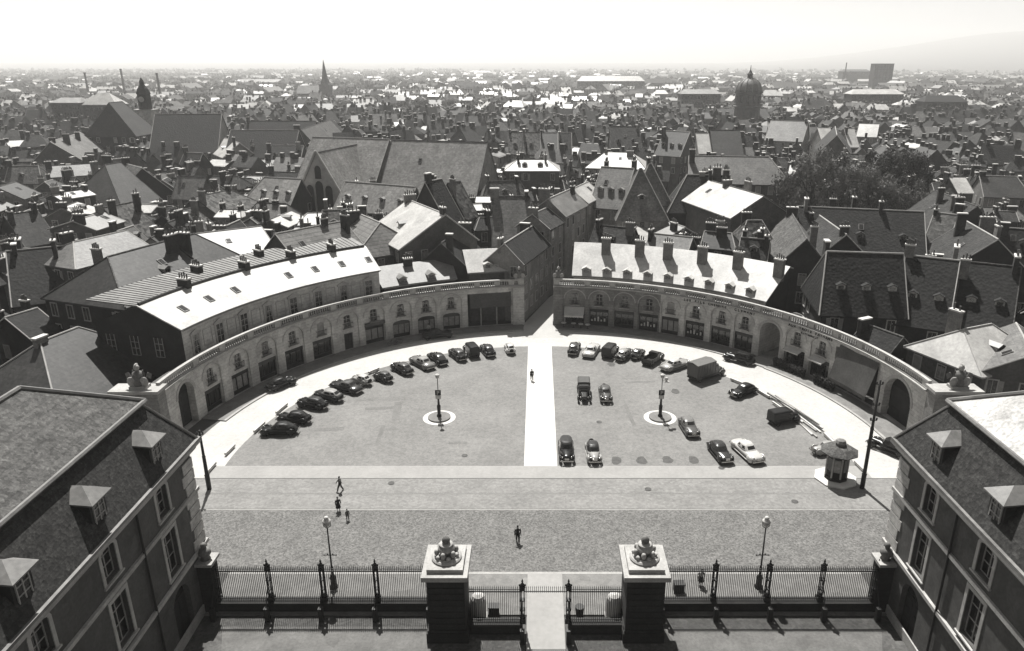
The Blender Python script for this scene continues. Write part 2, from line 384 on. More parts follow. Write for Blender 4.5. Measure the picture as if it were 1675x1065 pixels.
def baluster_run(f, s0, s1):
    b = MB(); n = max(2, int((s1 - s0) / .36))
    for i in range(n):
        s = s0 + (s1 - s0) * (i + .5) / n
        for (h0, h1, r0, r1) in ((7.1, 7.18, .11, .11), (7.18, 7.4, .07, .12), (7.4, 7.72, .12, .06), (7.72, 7.8, .1, .1)):
            b.tube(f(s, h0, .1), f(s, h1, .1), r0, r1, 6, cap=False)
    return b
def letter_mesh(ch, size):
    def fn():
        cu = bpy.data.curves.new('letter', 'FONT'); cu.body = ch; cu.size = size; cu.extrude = .03; cu.offset = .018; cu.align_x = 'CENTER'
        o = bpy.data.objects.new('letter', cu); COL.objects.link(o)
        dg = bpy.context.evaluated_depsgraph_get(); me = bpy.data.meshes.new_from_object(o.evaluated_get(dg))
        bpy.data.objects.remove(o); me.materials.clear(); me.materials.append(T('ink')); return me
    return cached(('ch', ch, size), fn)
def arcade(label, A0, A1, bays, mats_of, dies):
    """bays: list of (angle, type). A0 > A1 (left to right as seen from the square)"""
    mid = pol((A0 + A1) / 2, PR); root = thing('arcade_building', label, 'building', (mid.x, mid.y, 0))
    f = lambda s, z, d: pol(A0 - math.degrees(s / PR), PR + d, z)
    s_of = lambda a: R_(A0 - a) * PR
    edges = [0.0]
    for i in range(len(bays) - 1): edges.append((s_of(bays[i][0]) + bays[i][3]) / 2 + (s_of(bays[i + 1][0]) - bays[i + 1][2]) / 2 if False else (s_of(bays[i][0] - bays[i][3]) + s_of(bays[i + 1][0] + bays[i + 1][3])) / 2)
    edges.append(s_of(A1))
    def face_M(a, r, z): return Matrix.Translation(pol(a, r, z)) @ Matrix.Rotation(R_(a - 90), 4, 'Z')
    for i, (a, ty, st, _) in enumerate(bays):
        s0, s1 = edges[i], edges[i + 1]; sc = s_of(a); b = MB(); m = mats_of(a)
        if ty == 'pier':
            for (z0, z1, e) in ((0, .7, .1), (.7, 6.7, .0)): b.prism([(s0 - e, -.25 - e), (s1 + e, -.25 - e), (s1 + e, .9), (s0 - e, .9)], z0, z1, f=lambda p: f(p[0], p[2], p[1]))
            for z in [0.7 + .55 * q for q in range(1, 11)]: b.prism([(s0 - .03, -.3), (s1 + .03, -.3), (s1 + .03, .9), (s0 - .03, .9)], z, z + .46, f=lambda p: f(p[0], p[2], p[1]))
            b.build('pier', m, root, world=True); continue
        if ty == 'void':      # wide open bay
            wall_open(b, f, s0, s1, 0, 6.7, s0 + .35, s1 - .35, 0.01, 5.9, 0, 0, .7)
            b.build('wall', m, root, world=True)
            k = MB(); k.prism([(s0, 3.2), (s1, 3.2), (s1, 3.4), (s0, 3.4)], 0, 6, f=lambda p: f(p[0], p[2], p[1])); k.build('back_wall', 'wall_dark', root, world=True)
            for q in (.33, .66): k = MB(); k.tube(f(s0 + (s1 - s0) * q, 0, .6), f(s0 + (s1 - s0) * q, 5.9, .6), .12); k.build('post', 'wood', root, world=True)
            continue
        if ty in ('gate', 'passage'):
            hw = min(st, (s1 - s0) / 2 - .3)
            wall_open(b, f, s0, s1, 0, 6.7, sc - hw, sc + hw, 0.01, 5.9, hw * .95, 0, 1.0 if ty == 'gate' else 7.0, n=14)
            b.build('wall', m, root, world=True)
            k = MB()
            for q in range(14):
                t0 = math.pi * q / 14; t1 = math.pi * (q + 1) / 14; sp = 5.9 - hw * .95
                P = [(sc - (hw + e) * math.cos(t), sp + (hw + e) * .95 * math.sin(t), -.06) for t, e in ((t0, 0), (t1, 0), (t1, .4), (t0, .4))]
                k.face([f(*p) for p in P]); k.face([f(P[2][0], P[2][1], -.06), f(P[3][0], P[3][1], -.06), f(P[3][0], P[3][1], 0), f(P[2][0], P[2][1], 0)])
            k.build('arch_moulding', 'stone_trim', root, world=True)
            if ty == 'gate': put('gate_door', shop_mesh(round(hw * 2, 2), 4.2, 'gate'), root, M=face_M(a, PR + .95, .02), world=True); k = MB(); k.prism([(sc - hw, .98), (sc + hw, .98), (sc + hw, 1.1), (sc - hw, 1.1)], 4.2, 6, f=lambda p: f(p[0], p[2], p[1])); k.build('tympanum', 'black', root, world=True)
            continue
        # ordinary bay: blind arch, shop below, window with balcony above
        hw = min(1.75, (s1 - s0) / 2 - .25)
        wall_open(b, f, s0, s1, 0, 6.7, sc - hw, sc + hw, 0.01, 6.25, hw * .9, 0, .22, n=14)
        sw = {'door': .75, 'shop': hw - .12, 'pale': hw - .1, 'arched': hw - .3, 'blinds': hw - .15, 'goods': hw - .15, 'black': hw - .1, 'dark': hw - .1}[ty]
        sh = {'door': 2.7, 'arched': 2.9}.get(ty, 3.0)
        wall_open(b, f, sc - hw, sc + hw, 0, 3.45, sc - sw, sc + sw, 0.01, sh, .45 if ty == 'arched' else 0, .22, .35)
        ww = .58
        wall_open(b, f, sc - hw, sc + hw, 3.45, 6.3, sc - ww, sc + ww, 3.62, 5.62, .22, .22, .3, n=6)
        b.build('wall', m, root, world=True)
        k = MB(); n = 14
        for q in range(n):      # proud moulding round the blind arch
            t0 = math.pi * q / n; t1 = math.pi * (q + 1) / n; sp = 6.25 - hw * .9
            P = [(sc - (hw + e) * math.cos(t), sp + (hw + e) * .9 * math.sin(t), -.05) for t, e in ((t0, .0), (t1, .0), (t1, .16), (t0, .16))]
            k.face([f(*p) for p in P])
            k.face([f(P[2][0], P[2][1], -.05), f(P[3][0], P[3][1], -.05), f(P[3][0], P[3][1], .0), f(P[2][0], P[2][1], .0)])
        k.build('arch_moulding', 'stone_trim', root, world=True)
        put('shopfront' if ty != 'door' else 'door', shop_mesh(round(sw * 2, 2), sh - (.0 if ty != 'arched' else .1), {'shop': 'dark'}.get(ty, ty)), root, M=face_M(a, PR + .5, .03), world=True)
        put('window', win_mesh(1.16, 2.0, .22, st), root, M=face_M(a, PR + .45, 3.62), world=True)
        put('balcony', balcony_mesh(1.7), root, M=face_M(a, PR + .22, 3.6), world=True)
    # base course, string course, cornice
    def band(name, s0, s1, z0, z1, d0, d1, m):
        b = MB(); n = max(1, int((s1 - s0) / 1.5))
        P = [f(s0 + (s1 - s0) * i / n, 0, d0) for i in range(n + 1)]; Q = [f(s0 + (s1 - s0) * i / n, 0, d1) for i in range(n + 1)]
        for i in range(n):
            q = [P[i], P[i + 1], Q[i + 1], Q[i]]; lo = [(p.x, p.y, z0) for p in q]; hi = [(p.x, p.y, z1) for p in q]
            b.face(hi); b.face(lo[::-1]); b.face([lo[0], lo[1], hi[1], hi[0]]); b.face([lo[2], lo[3], hi[3], hi[2]])
            if i == 0: b.face([lo[3], lo[0], hi[0], hi[3]])
            if i == n - 1: b.face([lo[1], lo[2], hi[2], hi[1]])
        return b.build(name, m, root, world=True)
    S1 = s_of(A1)
    band('frieze', 0, S1, 6.68, 6.78, -.12, .6, 'stone_trim'); band('cornice', 0, S1, 6.78, 6.95, -.38, .6, 'stone_trim')
    band('terrace_floor', 0, S1, 6.5, 6.9, .55, 2.4, 'wall_mid')
    band('balustrade_plinth', 0, S1, 6.95, 7.1, -.12, .32, 'stone_trim'); band('handrail', 0, S1, 7.8, 8.06, -.12, .32, 'stone_pale')
    D = sorted(set([max(0.5, min(S1 - .5, s_of(a))) for a in dies]))
    for s in D:
        b = MB(); b.prism([(s - .5, -.08), (s + .5, -.08), (s + .5, .28), (s - .5, .28)], 7.1, 7.8, f=lambda p: f(p[0], p[2], p[1])); b.build('balustrade_block', 'stone_pale', root, world=True)
    for p, q in zip(D, D[1:]):
        if q - p > 1.6: tag(baluster_run(f, p + .55, q - .55).build('balusters', 'stone_trim', root, world=True), None, None, kind='stuff')
    return root, f, s_of, face_M
LB = [(172.2, 'gate', 1.65, 3.2), (165.4, 'black', 'plain', 2.9), (158.6, 'pale', 'plain', 3), (152.1, 'black', 'curtain', 3), (145.8, 'shop', 'plain', 3), (139.4, 'black', 'blind', 3), (133.4, 'door', 'plain', 2.8), (127.5, 'blinds', 'plain', 2.8), (121.5, 'arched', 'curtain', 2.8), (115.9, 'arched', 'curtain', 2.7), (110.3, 'arched', 'curtain', 2.7), (101.8, 'void', None, 4.9), (95.2, 'pier', None, 1.05)]
mid_of = lambda L: [(L[i][0] - L[i][3] + L[i + 1][0] + L[i + 1][3]) / 2 for i in range(len(L) - 1)]
left_arc, fL, sL, fmL = arcade('curved pale stone arcade with balustrade and dark shopfronts left of the street opening', 178.5, 94.15, LB, lambda a: 'stone', [178] + mid_of(LB)[:-2] + [104.5, 100, 96.9, 94.6])
RB = [(86.55, 'pier', None, 1.05), (82.9, 'dark', 'curtain', 2.7), (77.5, 'goods', 'plain', 2.7), (71.9, 'black', 'plain', 2.7), (66.5, 'goods', 'plain', 2.7), (61.7, 'blinds', 'blind', 2.4), (56.2, 'goods', 'plain', 2.8), (50.4, 'black', 'curtain', 2.8), (45.3, 'black', 'plain', 2.4), (39.4, 'passage', 1.75, 3.1), (33.6, 'dark', 'plain', 2.8), (27.9, 'black', 'plain', 2.7), (19.5, 'void', None, 5.4), (9.0, 'gate', 2.6, 4.9)]
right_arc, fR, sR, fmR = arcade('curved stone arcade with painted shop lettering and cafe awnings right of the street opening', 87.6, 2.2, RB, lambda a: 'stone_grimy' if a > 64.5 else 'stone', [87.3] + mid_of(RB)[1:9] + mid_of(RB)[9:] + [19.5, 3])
def sign(txt, a_mid, z, size, sp, r=PR - .02):
    n = len(txt)
    for i, ch in enumerate(txt):
        if ch == ' ': continue
        a = a_mid - math.degrees(((i - (n - 1) / 2) * sp) / PR)
        M = Matrix.Translation(pol(a, r, z)) @ Matrix.Rotation(R_(a - 90), 4, 'Z') @ Matrix.Rotation(math.pi / 2, 4, 'X')
        put('letter', letter_mesh(ch, size), right_arc, M=M, world=True)
sign('LES FILS CHENUET', 54.2, 6.27, .56, .46); sign('CLEMENT', 45.4, 6.27, .56, .52)
sign('AUX TROIS FAISANS', 30.6, 6.28, .55, .46); sign('RESTAURANT', 30.8, 5.75, .36, .3)

# awnings and blinds on the arcade
def awning(label, f, s0, s1, z0, z1, out0, out1, m, valance=.35):
    c = f((s0 + s1) / 2, z1, -out1); root = thing('awning', label, 'awning', (c.x, c.y, z1))
    b = MB(); n = 8; vs = []; fs = []
    for i in range(n + 1):
        s = s0 + (s1 - s0) * i / n
        vs += [f(s, z0, -out0), f(s, (z0 + z1) / 2 - .06, -(out0 + out1) / 2), f(s, z1, -out1)]
    for i in range(n):
        for j in range(2): fs.append([i * 3 + j, i * 3 + j + 1, i * 3 + j + 4, i * 3 + j + 3])
    b.solid(vs, fs, .03); b.build('canvas', m, root, world=True)
    if valance:
        b = MB()
        for i in range(n):
            p, q = f(s0 + (s1 - s0) * i / n, z1, -out1), f(s0 + (s1 - s0) * (i + 1) / n, z1, -out1)
            b.face([p, q, q - Vector((0, 0, valance)), p - Vector((0, 0, valance * .8))])
        b.build('valance', m, root, world=True)
    for s in (s0 + .08, s1 - .08):
        b = MB(); b.tube(f(s, z1 - .05, -out1 + .03), f(s, min(z0, z1 + .2) - .4, .05), .03); b.build('arm', 'iron', root, world=True)
awning('white sloping canvas awning over the cafe tables by the street corner', fR, sR(82.9) - 1.7, sR(82.9) + 1.7, 3.3, 2.3, .05, 1.9, 'awning')
awning('narrow pale awning over a doorway below the restaurant lettering', fR, sR(33.6) - 1.4, sR(33.6) + 1.4, 3.3, 2.95, .05, 1.1, 'awning', .2)
awning('narrow pale awning beside the tall grey blind', fR, sR(27.9) - 1.3, sR(27.9) + 1.3, 3.3, 2.95, .05, 1.1, 'awning', .2)
awning('very tall grey canvas blind hanging in front of the arcade', fR, sR(23.6), sR(14.2), 6.4, 1.9, .15, 1.5, 'tarp', .5)
awning('dark canvas blind hung across the wide open bay beside the street', fL, sL(106.2), sL(97.0), 6.0, 3.5, .02, .35, 'tarp', 0)
for sgn, a in ((1, 127.5),):
    b = MB(); M = fmL(a, PR + .05, 3.05); b.box(-1.75, 1.75, -.2, .1, 0, .5, M=M); b.build('sign_board', 'wall_mid', left_arc, world=True)

# ------------------------------------------------------------------ upper houses behind the balustrades (curved)
def curved_house(label, a0, a1, rf, rb, z0, ze, prof, wallm, roofm, root_name='terrace_house', split=None):
    mid = pol((a0 + a1) / 2, rf); root = thing(root_name, label, 'house', (mid.x, mid.y, 0))
    n = max(2, int(abs(a0 - a1) / 2.5)); A = [a0 + (a1 - a0) * i / n for i in range(n + 1)]
    b = MB(); b2 = MB()
    for p, q in zip(A, A[1:]):
        b.face([pol(p, rf, z0), pol(q, rf, z0), pol(q, rf, ze), pol(p, rf, ze)]); b2.face([pol(p, rb, z0), pol(q, rb, z0), pol(q, rb, ze), pol(p, rb, ze)])
    b2.build('rear_wall', 'wall_dark', root, world=True)
    for a in (a0, a1):
        e = MB(); e.face([pol(a, rf, z0), pol(a, rb, z0), pol(a, rb, ze)] + [pol(a, r, z - .05) for r, z in reversed(prof[1:-1])] + [pol(a, rf, ze)]); e.build('end_wall', 'wall_dark', root, world=True)  # end walls coloured dark to stand for their shade
    b.build('wall', wallm, root, world=True)
    b = MB(); vs = []; fs = []
    k = len(prof)
    for a in [A[0] + (.35 if a0 > a1 else -.35)] + A[1:-1] + [A[-1] - (.35 if a0 > a1 else -.35)]: vs += [pol(a, r, z) for r, z in prof]
    for i in range(n):
        for j in range((split or k) - 1): fs.append([i * k + j, i * k + j + 1, (i + 1) * k + j + 1, (i + 1) * k + j])
    b.solid(vs, fs, .18); b.build('roof', roofm, root, world=True)
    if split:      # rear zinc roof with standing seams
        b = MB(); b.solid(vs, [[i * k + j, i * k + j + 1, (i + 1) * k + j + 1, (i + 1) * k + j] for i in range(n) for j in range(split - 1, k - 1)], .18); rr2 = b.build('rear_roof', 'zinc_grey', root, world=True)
        b = MB(); q = a0
        while q > a1:
            b.tube(pol(q, prof[split - 1][0], prof[split - 1][1] + .03), pol(q, prof[-1][0], prof[-1][1] + .03), .05, .05, 4); q -= .75
        for t in (prof[split - 1],):
            for p_, q_ in zip(A, A[1:]): b.tube(pol(p_, t[0], t[1] + .08), pol(q_, t[0], t[1] + .08), .2, .2, 6)
        tag(b.build('seams', 'slate', root, world=True), None, None, kind='stuff')
    b = MB(); 
    for p, q in zip(A, A[1:]):
        P = [pol(p, prof[0][0] - .12, prof[0][1] - .24), pol(q, prof[0][0] - .12, prof[0][1] - .24)]
        b.face([P[0], P[1], P[1] + Vector((0, 0, .2)), P[0] + Vector((0, 0, .2))]); b.face([P[0], P[1], pol(q, prof[0][0] + .15, prof[0][1] - .3), pol(p, prof[0][0] + .15, prof[0][1] - .3)])
    b.build('gutter', 'zinc_grey', root, world=True)
    return root
def chimney_mesh(w, d, h, m='brick_chim'):
    w, d, h = round(w, 1), round(d, 1), round(h * 2) / 2
    def fn():
        b = MB(); b.box(-w / 2, w / 2, -d / 2, d / 2, 0, h - .2); b.box(-w / 2 - .09, w / 2 + .09, -d / 2 - .09, d / 2 + .09, h - .2, h, k=1)
        return b.mesh('chimney', [m, 'cap'])
    return cached(('ch', w, d, h, m), fn), h
def pots_mesh(d, n, w):
    d = round(d, 1)
    def fn():
        b = MB()
        for i in range(n):
            q = (-.5 + (i + .5) / n) * d
            b.lathe([(.14, 0), (.11, .12), (.1, .55 + .12 * ((i * 5) % 3)), (.13, .6 + .12 * ((i * 5) % 3))], ((0, q, 0) if not w else (q, 0, 0)), 7)
        return b.mesh('chimney_pots', 'clay')
    return cached(('pots', d, n, w), fn)
def chimney(root, x, y, z0, h, w=.7, d=1.6, pots=3, world=False, rz=0.0, m='brick_chim'):
    me, hh = chimney_mesh(w, d, h, m); M = Matrix.Translation(Vector((x, y, z0))) @ Matrix.Rotation(rz, 4, 'Z')
    c = put('chimney', me, root, M=M, world=world)
    if pots: put('chimney_pots', pots_mesh(max(w, d), pots, w > d), c, (0, 0, hh))
    return c
def skylight_mesh():
    def fn():
        b = MB(); b.box(-.45, .45, -.65, .65, 0, .12, k=0); b.box(-.36, .36, -.56, .56, .1, .135, k=1); return b.mesh('skylight', ['zinc_grey', 'glass'])
    return cached('sky', fn)
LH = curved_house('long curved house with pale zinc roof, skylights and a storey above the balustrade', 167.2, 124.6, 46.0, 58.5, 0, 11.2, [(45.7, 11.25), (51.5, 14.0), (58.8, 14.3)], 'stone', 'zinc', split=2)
fmu = lambda a, r, z: Matrix.Translation(pol(a, r, z)) @ Matrix.Rotation(R_(a - 90), 4, 'Z')
for i in range(8):
    a = 164.4 - i * 5.35
    b = MB(); M = fmu(a, 46.0, 7.2)
    for q in ((-.85, -.62, -.1, .05, .0, 2.6), (.62, .85, -.1, .05, 0, 2.6), (-.95, .95, -.16, .05, 2.6, 2.85)): b.box(*q, M=M)
    b.face([M @ Vector(p) for p in ((-.95, -.16, 2.85), (.95, -.16, 2.85), (0, -.16, 3.25))]); b.face([M @ Vector(p) for p in ((-.95, -.16, 2.85), (0, -.16, 3.25), (0, .05, 3.25), (-.95, .05, 2.85))]); b.face([M @ Vector(p) for p in ((.95, -.16, 2.85), (0, -.16, 3.25), (0, .05, 3.25), (.95, .05, 2.85))])
    b.build('window_surround', 'stone_trim', LH, world=True)
    put('window', win_mesh(1.24, 2.6, 0, 'plain' if i % 3 else 'curtain'), LH, M=fmu(a, 45.96, 7.2), world=True)
    if i < 7:
        M = fmu(a - 2.65, 46.0, 7.6); b = MB()
        for q in ((-.8, -.7, -.07, .04, 0, 2.3), (.7, .8, -.07, .04, 0, 2.3), (-.7, .7, -.07, .04, 2.2, 2.3), (-.7, .7, -.07, .04, 0, .1)): b.box(*q, M=M)
        b.build('wall_panel', 'stone_trim', LH, world=True)
    M = fmu(a - 1.6, 48.4, 12.53) @ Matrix.Rotation(R_(25.4), 4, 'X')
    if i not in (3,): put('skylight', skylight_mesh(), LH, M=M, world=True)
for a, r in ((158, 51.9), (146.8, 52), (138, 52.2), (130.5, 52), (152, 56), (141, 56.5)):
    p = pol(a, r); chimney(LH, p.x, p.y, 13.2, 2.0, .8, 1.7, 4, True, R_(a - 90))
for r in (49.5, 53, 56.5):      # end wall windows
    M = Matrix.Translation(pol(167.28, r, 7.2)) @ Matrix.Rotation(R_(167.2 - 180), 4, 'Z')
    put('window', win_mesh(1.24, 2.6, 0, 'plain'), LH, M=M, world=True)
L2 = curved_house('low house with grey roof and two small dormers beside the long curved house', 123.9, 108.6, 45.9, 52, 0, 8.3, [(45.6, 8.3), (50.3, 10.6), (52.3, 9.4)], 'wall_dark', 'zinc_grey')
L3 = curved_house('small house with bright zinc roof and one dormer behind the corner pier', 105.6, 97.4, 46.2, 53, 0, 9.0, [(45.9, 9.0), (50.2, 12.0), (53.2, 9.8)], 'wall_mid', 'zinc')
RH = curved_house('long curved house with bright zinc roof and broad chimneys beside the passage arch', 83.4, 42.6, 45.8, 52.2, 0, 8.3, [(45.4, 8.3), (51.4, 12.7), (52.5, 12.3)], 'stone', 'zinc')
for a in (77.3, 70.6, 65.0, 58.2, 51.2, 43.2):
    p = pol(a, 49.6); chimney(RH, p.x, p.y, 10.6, 3.4, 1.5, .8, 4, True, R_(a - 90), m='stone_dirty')
def dormer_mesh(w, h, roof):
    def fn():
        b = MB(); b.box(-w / 2, w / 2, 0, 2.4, 0, h, k=0)
        b.box(-w * .32, w * .32, -.03, 0.01, .15, h - .1, k=2)
        vs = [(-w / 2 - .15, -.25, h), (0, -.25, h + w * .32), (w / 2 + .15, -.25, h), (-w / 2 - .15, 2.6, h), (0, 2.6, h + w * .32), (w / 2 + .15, 2.6, h)]
        b.solid(vs, [[0, 1, 4, 3], [1, 2, 5, 4]], .1, k=1); b.face([(-w / 2, -.01, h), (w / 2, -.01, h), (0, -.01, h + w * .3)], 0)
        return b.mesh('dormer', ['stone_trim', roof, 'glass'])
    return cached(('dor', w, h, roof), fn)
for a in (80.8, 76.5, 72.2, 67.9, 63.6, 59.3, 55, 50.7, 46.4): put('dormer', dormer_mesh(1.3, 1.1, 'zinc'), RH, M=fmu(a, 46.1, 8.25), world=True)
for a in (119.5, 113.5): put('dormer', dormer_mesh(1.3, 1.0, 'zinc_grey'), L2, M=fmu(a, 46.3, 8.2), world=True)
put('dormer', dormer_mesh(1.3, 1.1, 'zinc'), L3, M=fmu(101.5, 46.6, 9), world=True)
p = pol(117, 49.8); chimney(L2, p.x, p.y, 9.6, 2, 1.4, .8, 4, True, R_(27))

# ------------------------------------------------------------------ trophies (carved groups) on the balustrade ends
def trophy(label, x, y, z, sc=1.0, rz=0.0, parts='figure'):
    root = thing('stone_trophy', label, 'sculpture', (x, y, z), rz)
    b = MB(); b.box(-.75 * sc, .75 * sc, -.5 * sc, .5 * sc, 0, .25 * sc); b.build('base', 'stone_trim', root)
    b = MB(); b.lathe([(.42 * sc, .25 * sc), (.5 * sc, .5 * sc), (.36 * sc, .85 * sc), (.5 * sc, 1.2 * sc), (.42 * sc, 1.5 * sc), (.16 * sc, 1.62 * sc), (.14 * sc, 1.75 * sc)], n=12); b.build('cuirass', 'stone_dirty', root, smooth=True)
    b = MB(); b.ell((0, 0, 1.95 * sc), (.24 * sc, .28 * sc, .3 * sc)); b.ell((0, -.02, 2.2 * sc), (.08 * sc, .34 * sc, .16 * sc)); b.build('helmet', 'stone_trim', root, smooth=True)
    for k, (dx, tilt, r) in enumerate(((-.55, -.5, .42), (.55, .5, .42))):
        b = MB(); b.ell((dx * sc, -.2 * sc, .65 * sc), (r * sc, .12 * sc, .5 * sc)); b.ell((dx * sc, -.28 * sc, .65 * sc), (.16 * sc, .12 * sc, .18 * sc)); b.build('shield', 'stone_trim', root, smooth=True)
    for dx in (-.9, -.45, .45, .9):
        b = MB(); b.tube((dx * .3 * sc, .1, .3 * sc), (dx * sc, .15, (1.9 - abs(dx) * .5) * sc), .05 * sc, .05 * sc, 6)
        b.face([(dx * .75 * sc, .16, 1.0 * sc), (dx * sc, .16, (1.9 - abs(dx) * .5) * sc), (dx * 1.35 * sc, .2, 1.3 * sc), (dx * 1.2 * sc, .1, .8 * sc)]); b.build('flag', 'stone_dirty', root)
    return root
for a, lab in ((95.2, 'carved trophy of arms on the arcade pier left of the street'), (86.6, 'carved trophy of arms on the arcade pier right of the street')):
    p = pol(a, PR + .1); trophy(lab, p.x, p.y, 8.06, .95, R_(a - 90))
# the arcades return behind the palace wings: short end blocks with carved groups
for sx, labb, labt in ((-1, 'dark stone block ending the left arcade behind the wing roof', 'carved group with seated figure on the left end block'), (1, 'dark stone block ending the right arcade behind the wing roof', 'carved group with flags and helmets on the right end block')):
    x0, x1 = (-47.6, -42.5) if sx < 0 else (44.4, 49.4); yb = 75.4
    root = thing('end_block', labb, 'building', ((x0 + x1) / 2, yb, 0))
    b = MB(); b.box(x0, x1, yb - .9, yb + .9, 0, 7.4); b.build('wall', 'stone_grimy', root, world=True)
    b = MB(); b.box(x0 - .25, x1 + .25, yb - 1.15, yb + 1.15, 7.4, 7.75); b.build('cornice', 'stone_trim', root, world=True)
    trophy(labt, (x0 + x1) / 2 + .3, yb, 7.75, 1.25, 0)

# ------------------------------------------------------------------ palace wings
def wing(sx, label):
    """sx=-1 left, +1 right; wall plane faces the court, mansard roof with dormers"""
    xw = -27.1 if sx < 0 else 28.3; yf = 50.4; yn = 6.0; ze = 14.2
    root = thing('palace_wing', label, 'building', (xw + sx * 6.7, 28, 0))
    X = lambda d: xw + sx * d                                  # depth into the wing
    b = MB()
    f = lambda s, z, d: Vector((X(d), yf - s, z))               # s runs towards the viewer from the far end
    bays = [45.6, 38.7, 32.0, 25.3, 18.6]; edges = [50.4, 42.1, 35.3, 28.6, 22.0, 6.0]
    for i, y in enumerate(bays):
        s0, s1 = yf - edges[i], yf - edges[i + 1]; sc = yf - y
        wall_open(b, f, s0, s1, 0, 5.6, sc - 1.25, sc + 1.25, .01, 4.7, 1.2, 0, .5, n=12)
        wall_open(b, f, s0, s1, 5.6, 10.4, sc - .85, sc + .85, 6.2, 9.7, 0, 0, .4)
        wall_open(b, f, s0, s1, 10.4, ze, sc - .75, sc + .75, 11.2, 13.5, .28, 0, .4, n=6)
        for (zb, zt, hw, ry) in ((6.2, 9.7, .85, 0), (11.2, 13.5, .75, .28)):
            fr = MB(); n = 6
            for (q0, q1, a0, a1) in ((-hw - .28, -hw, zb - .1, zt), (hw, hw + .28, zb - .1, zt)):
                fr.box(min(X(-.06), X(.02)), max(X(-.06), X(.02)), y + q0, y + q1, a0, a1 - ry)
            if ry:
                for q in range(n):
                    P = [Vector((X(-.06), y - (hw + e) * math.cos(math.pi * t / n), zt - ry + (ry + e) * math.sin(math.pi * t / n))) for t, e in ((q, 0), (q + 1, 0), (q + 1, .28), (q, .28))]
                    fr.face(P); fr.face([P[2], P[3], P[3] + Vector((sx * .08, 0, 0)), P[2] + Vector((sx * .08, 0, 0))])
            else: fr.box(min(X(-.06), X(.02)), max(X(-.06), X(.02)), y - hw - .28, y + hw + .28, zt, zt + .28)
            fr.box(min(X(-.16), X(.02)), max(X(-.16), X(.02)), y - hw - .35, y + hw + .35, zb - .22, zb - .1)
            fr.build('window_surround', 'stone_pale', root, world=True)
            put('window', win_mesh(hw * 2, zt - zb, ry, 'plain'), root, M=Matrix.Translation((X(.38), y, zb)) @ Matrix.Rotation(R_(-90 if sx > 0 else 90), 4, 'Z'), world=True)
        put('arcade_door', shop_mesh(2.5, 3.5, 'gate'), root, M=Matrix.Translation((X(.45), y, .02)) @ Matrix.Rotation(R_(-90 if sx > 0 else 90), 4, 'Z'), world=True)
        k = MB(); k.box(min(X(.46), X(.6)), max(X(.46), X(.6)), y - 1.25, y + 1.25, 3.4, 4.8); k.build('fanlight', 'glass', root, world=True)
    # end wall towards the square, rear
    for yy in (yf, yn): b.face([(X(0), yy, 0), (X(13.4), yy, 0), (X(13.4), yy, ze), (X(0), yy, ze)])
    b.face([(X(13.4), yf, 0), (X(13.4), yn, 0), (X(13.4), yn, ze), (X(13.4), yf, ze)])
    b.build('wall', 'wing_wall', root, world=True)
    def course(name, z0, z1, o, m='stone_trim'):
        k = MB(); k.box(min(X(-o), X(.0)), max(X(-o), X(.0)), yn, yf + o, z0, z1); k.box(min(X(0), X(13.4)), max(X(0), X(13.4)), yf, yf + o, z0, z1); k.build(name, m, root, world=True)
    course('plinth', 0, .9, .12); course('string_course', 5.35, 5.65, .22, 'stone_pale'); course('string_course', 10.2, 10.5, .2)
    for i in range(14):          # rusticated quoins at the square end
        z = .95 + i * .95
        if z > 13: break
        k = MB(); k.box(min(X(-.07), X(.0)), max(X(-.07), X(.0)), yf - 1.5 - .3 * (i % 2), yf + .07, z, z + .86); k.box(min(X(0), X(1.3)), max(X(0), X(1.3)), yf, yf + .07, z, z + .86); k.build('quoin', 'stone', root, world=True)
    k = MB(); k.box(min(X(-.7), X(.3)), max(X(-.7), X(.3)), yn, yf + .7, ze, ze + .22); k.box(min(X(-.4), X(.3)), max(X(-.4), X(.3)), yn, yf + .4, ze - .4, ze); k.box(min(X(.3), X(13.4)), max(X(.3), X(13.4)), yf - .3, yf + .7, ze, ze + .22); k.build('cornice', 'stone_trim', root, world=True)
    k = MB(); k.box(min(X(-.72), X(-.5)), max(X(-.72), X(-.5)), yn, yf + .72, ze + .22, ze + .42); k.build('gutter', 'zinc_grey', root, world=True)
    for y in (42.1, 28.6):
        k = MB(); k.tube((X(-.16), y, 0), (X(-.16), y, ze), .09); k.build('downpipe', 'iron', root, world=True)
    # mansard: lower slope, break, upper slope, far hip
    e0, b0, rz_ = -.55, 1.94, 6.7; ZE, ZB, ZR = ze + .3, 18.7, 22.1
    vs = [(X(e0), yn, ZE), (X(e0), yf + .55, ZE), (X(13.4 - e0), yf + .55, ZE), (X(b0), yn, ZB), (X(b0), yf - b0, ZB), (X(13.4 - b0), yf - b0, ZB), (X(13.4 - b0), yn, ZB), (X(13.4 - e0), yn, ZE)]
    k = MB(); k.solid(vs, [[0, 1, 4, 3], [1, 2, 5, 4], [2, 7, 6, 5]], .2); k.build('roof', 'mossy', root, world=True)
    vs = [(X(b0 - .3), yn, ZB + .1), (X(b0 - .3), yf - b0 + .3, ZB + .1), (X(13.4 - b0 + .3), yf - b0 + .3, ZB + .1), (X(13.4 - b0 + .3), yn, ZB + .1), (X(rz_), yf - rz_, ZR), (X(rz_), yn, ZR)]
    k = MB(); k.solid(vs, [[0, 1, 4, 5], [1, 2, 4], [2, 3, 5, 4]], .15); k.build('upper_roof', 'mossy_pale' if sx < 0 else 'zinc_stained', root, world=True)
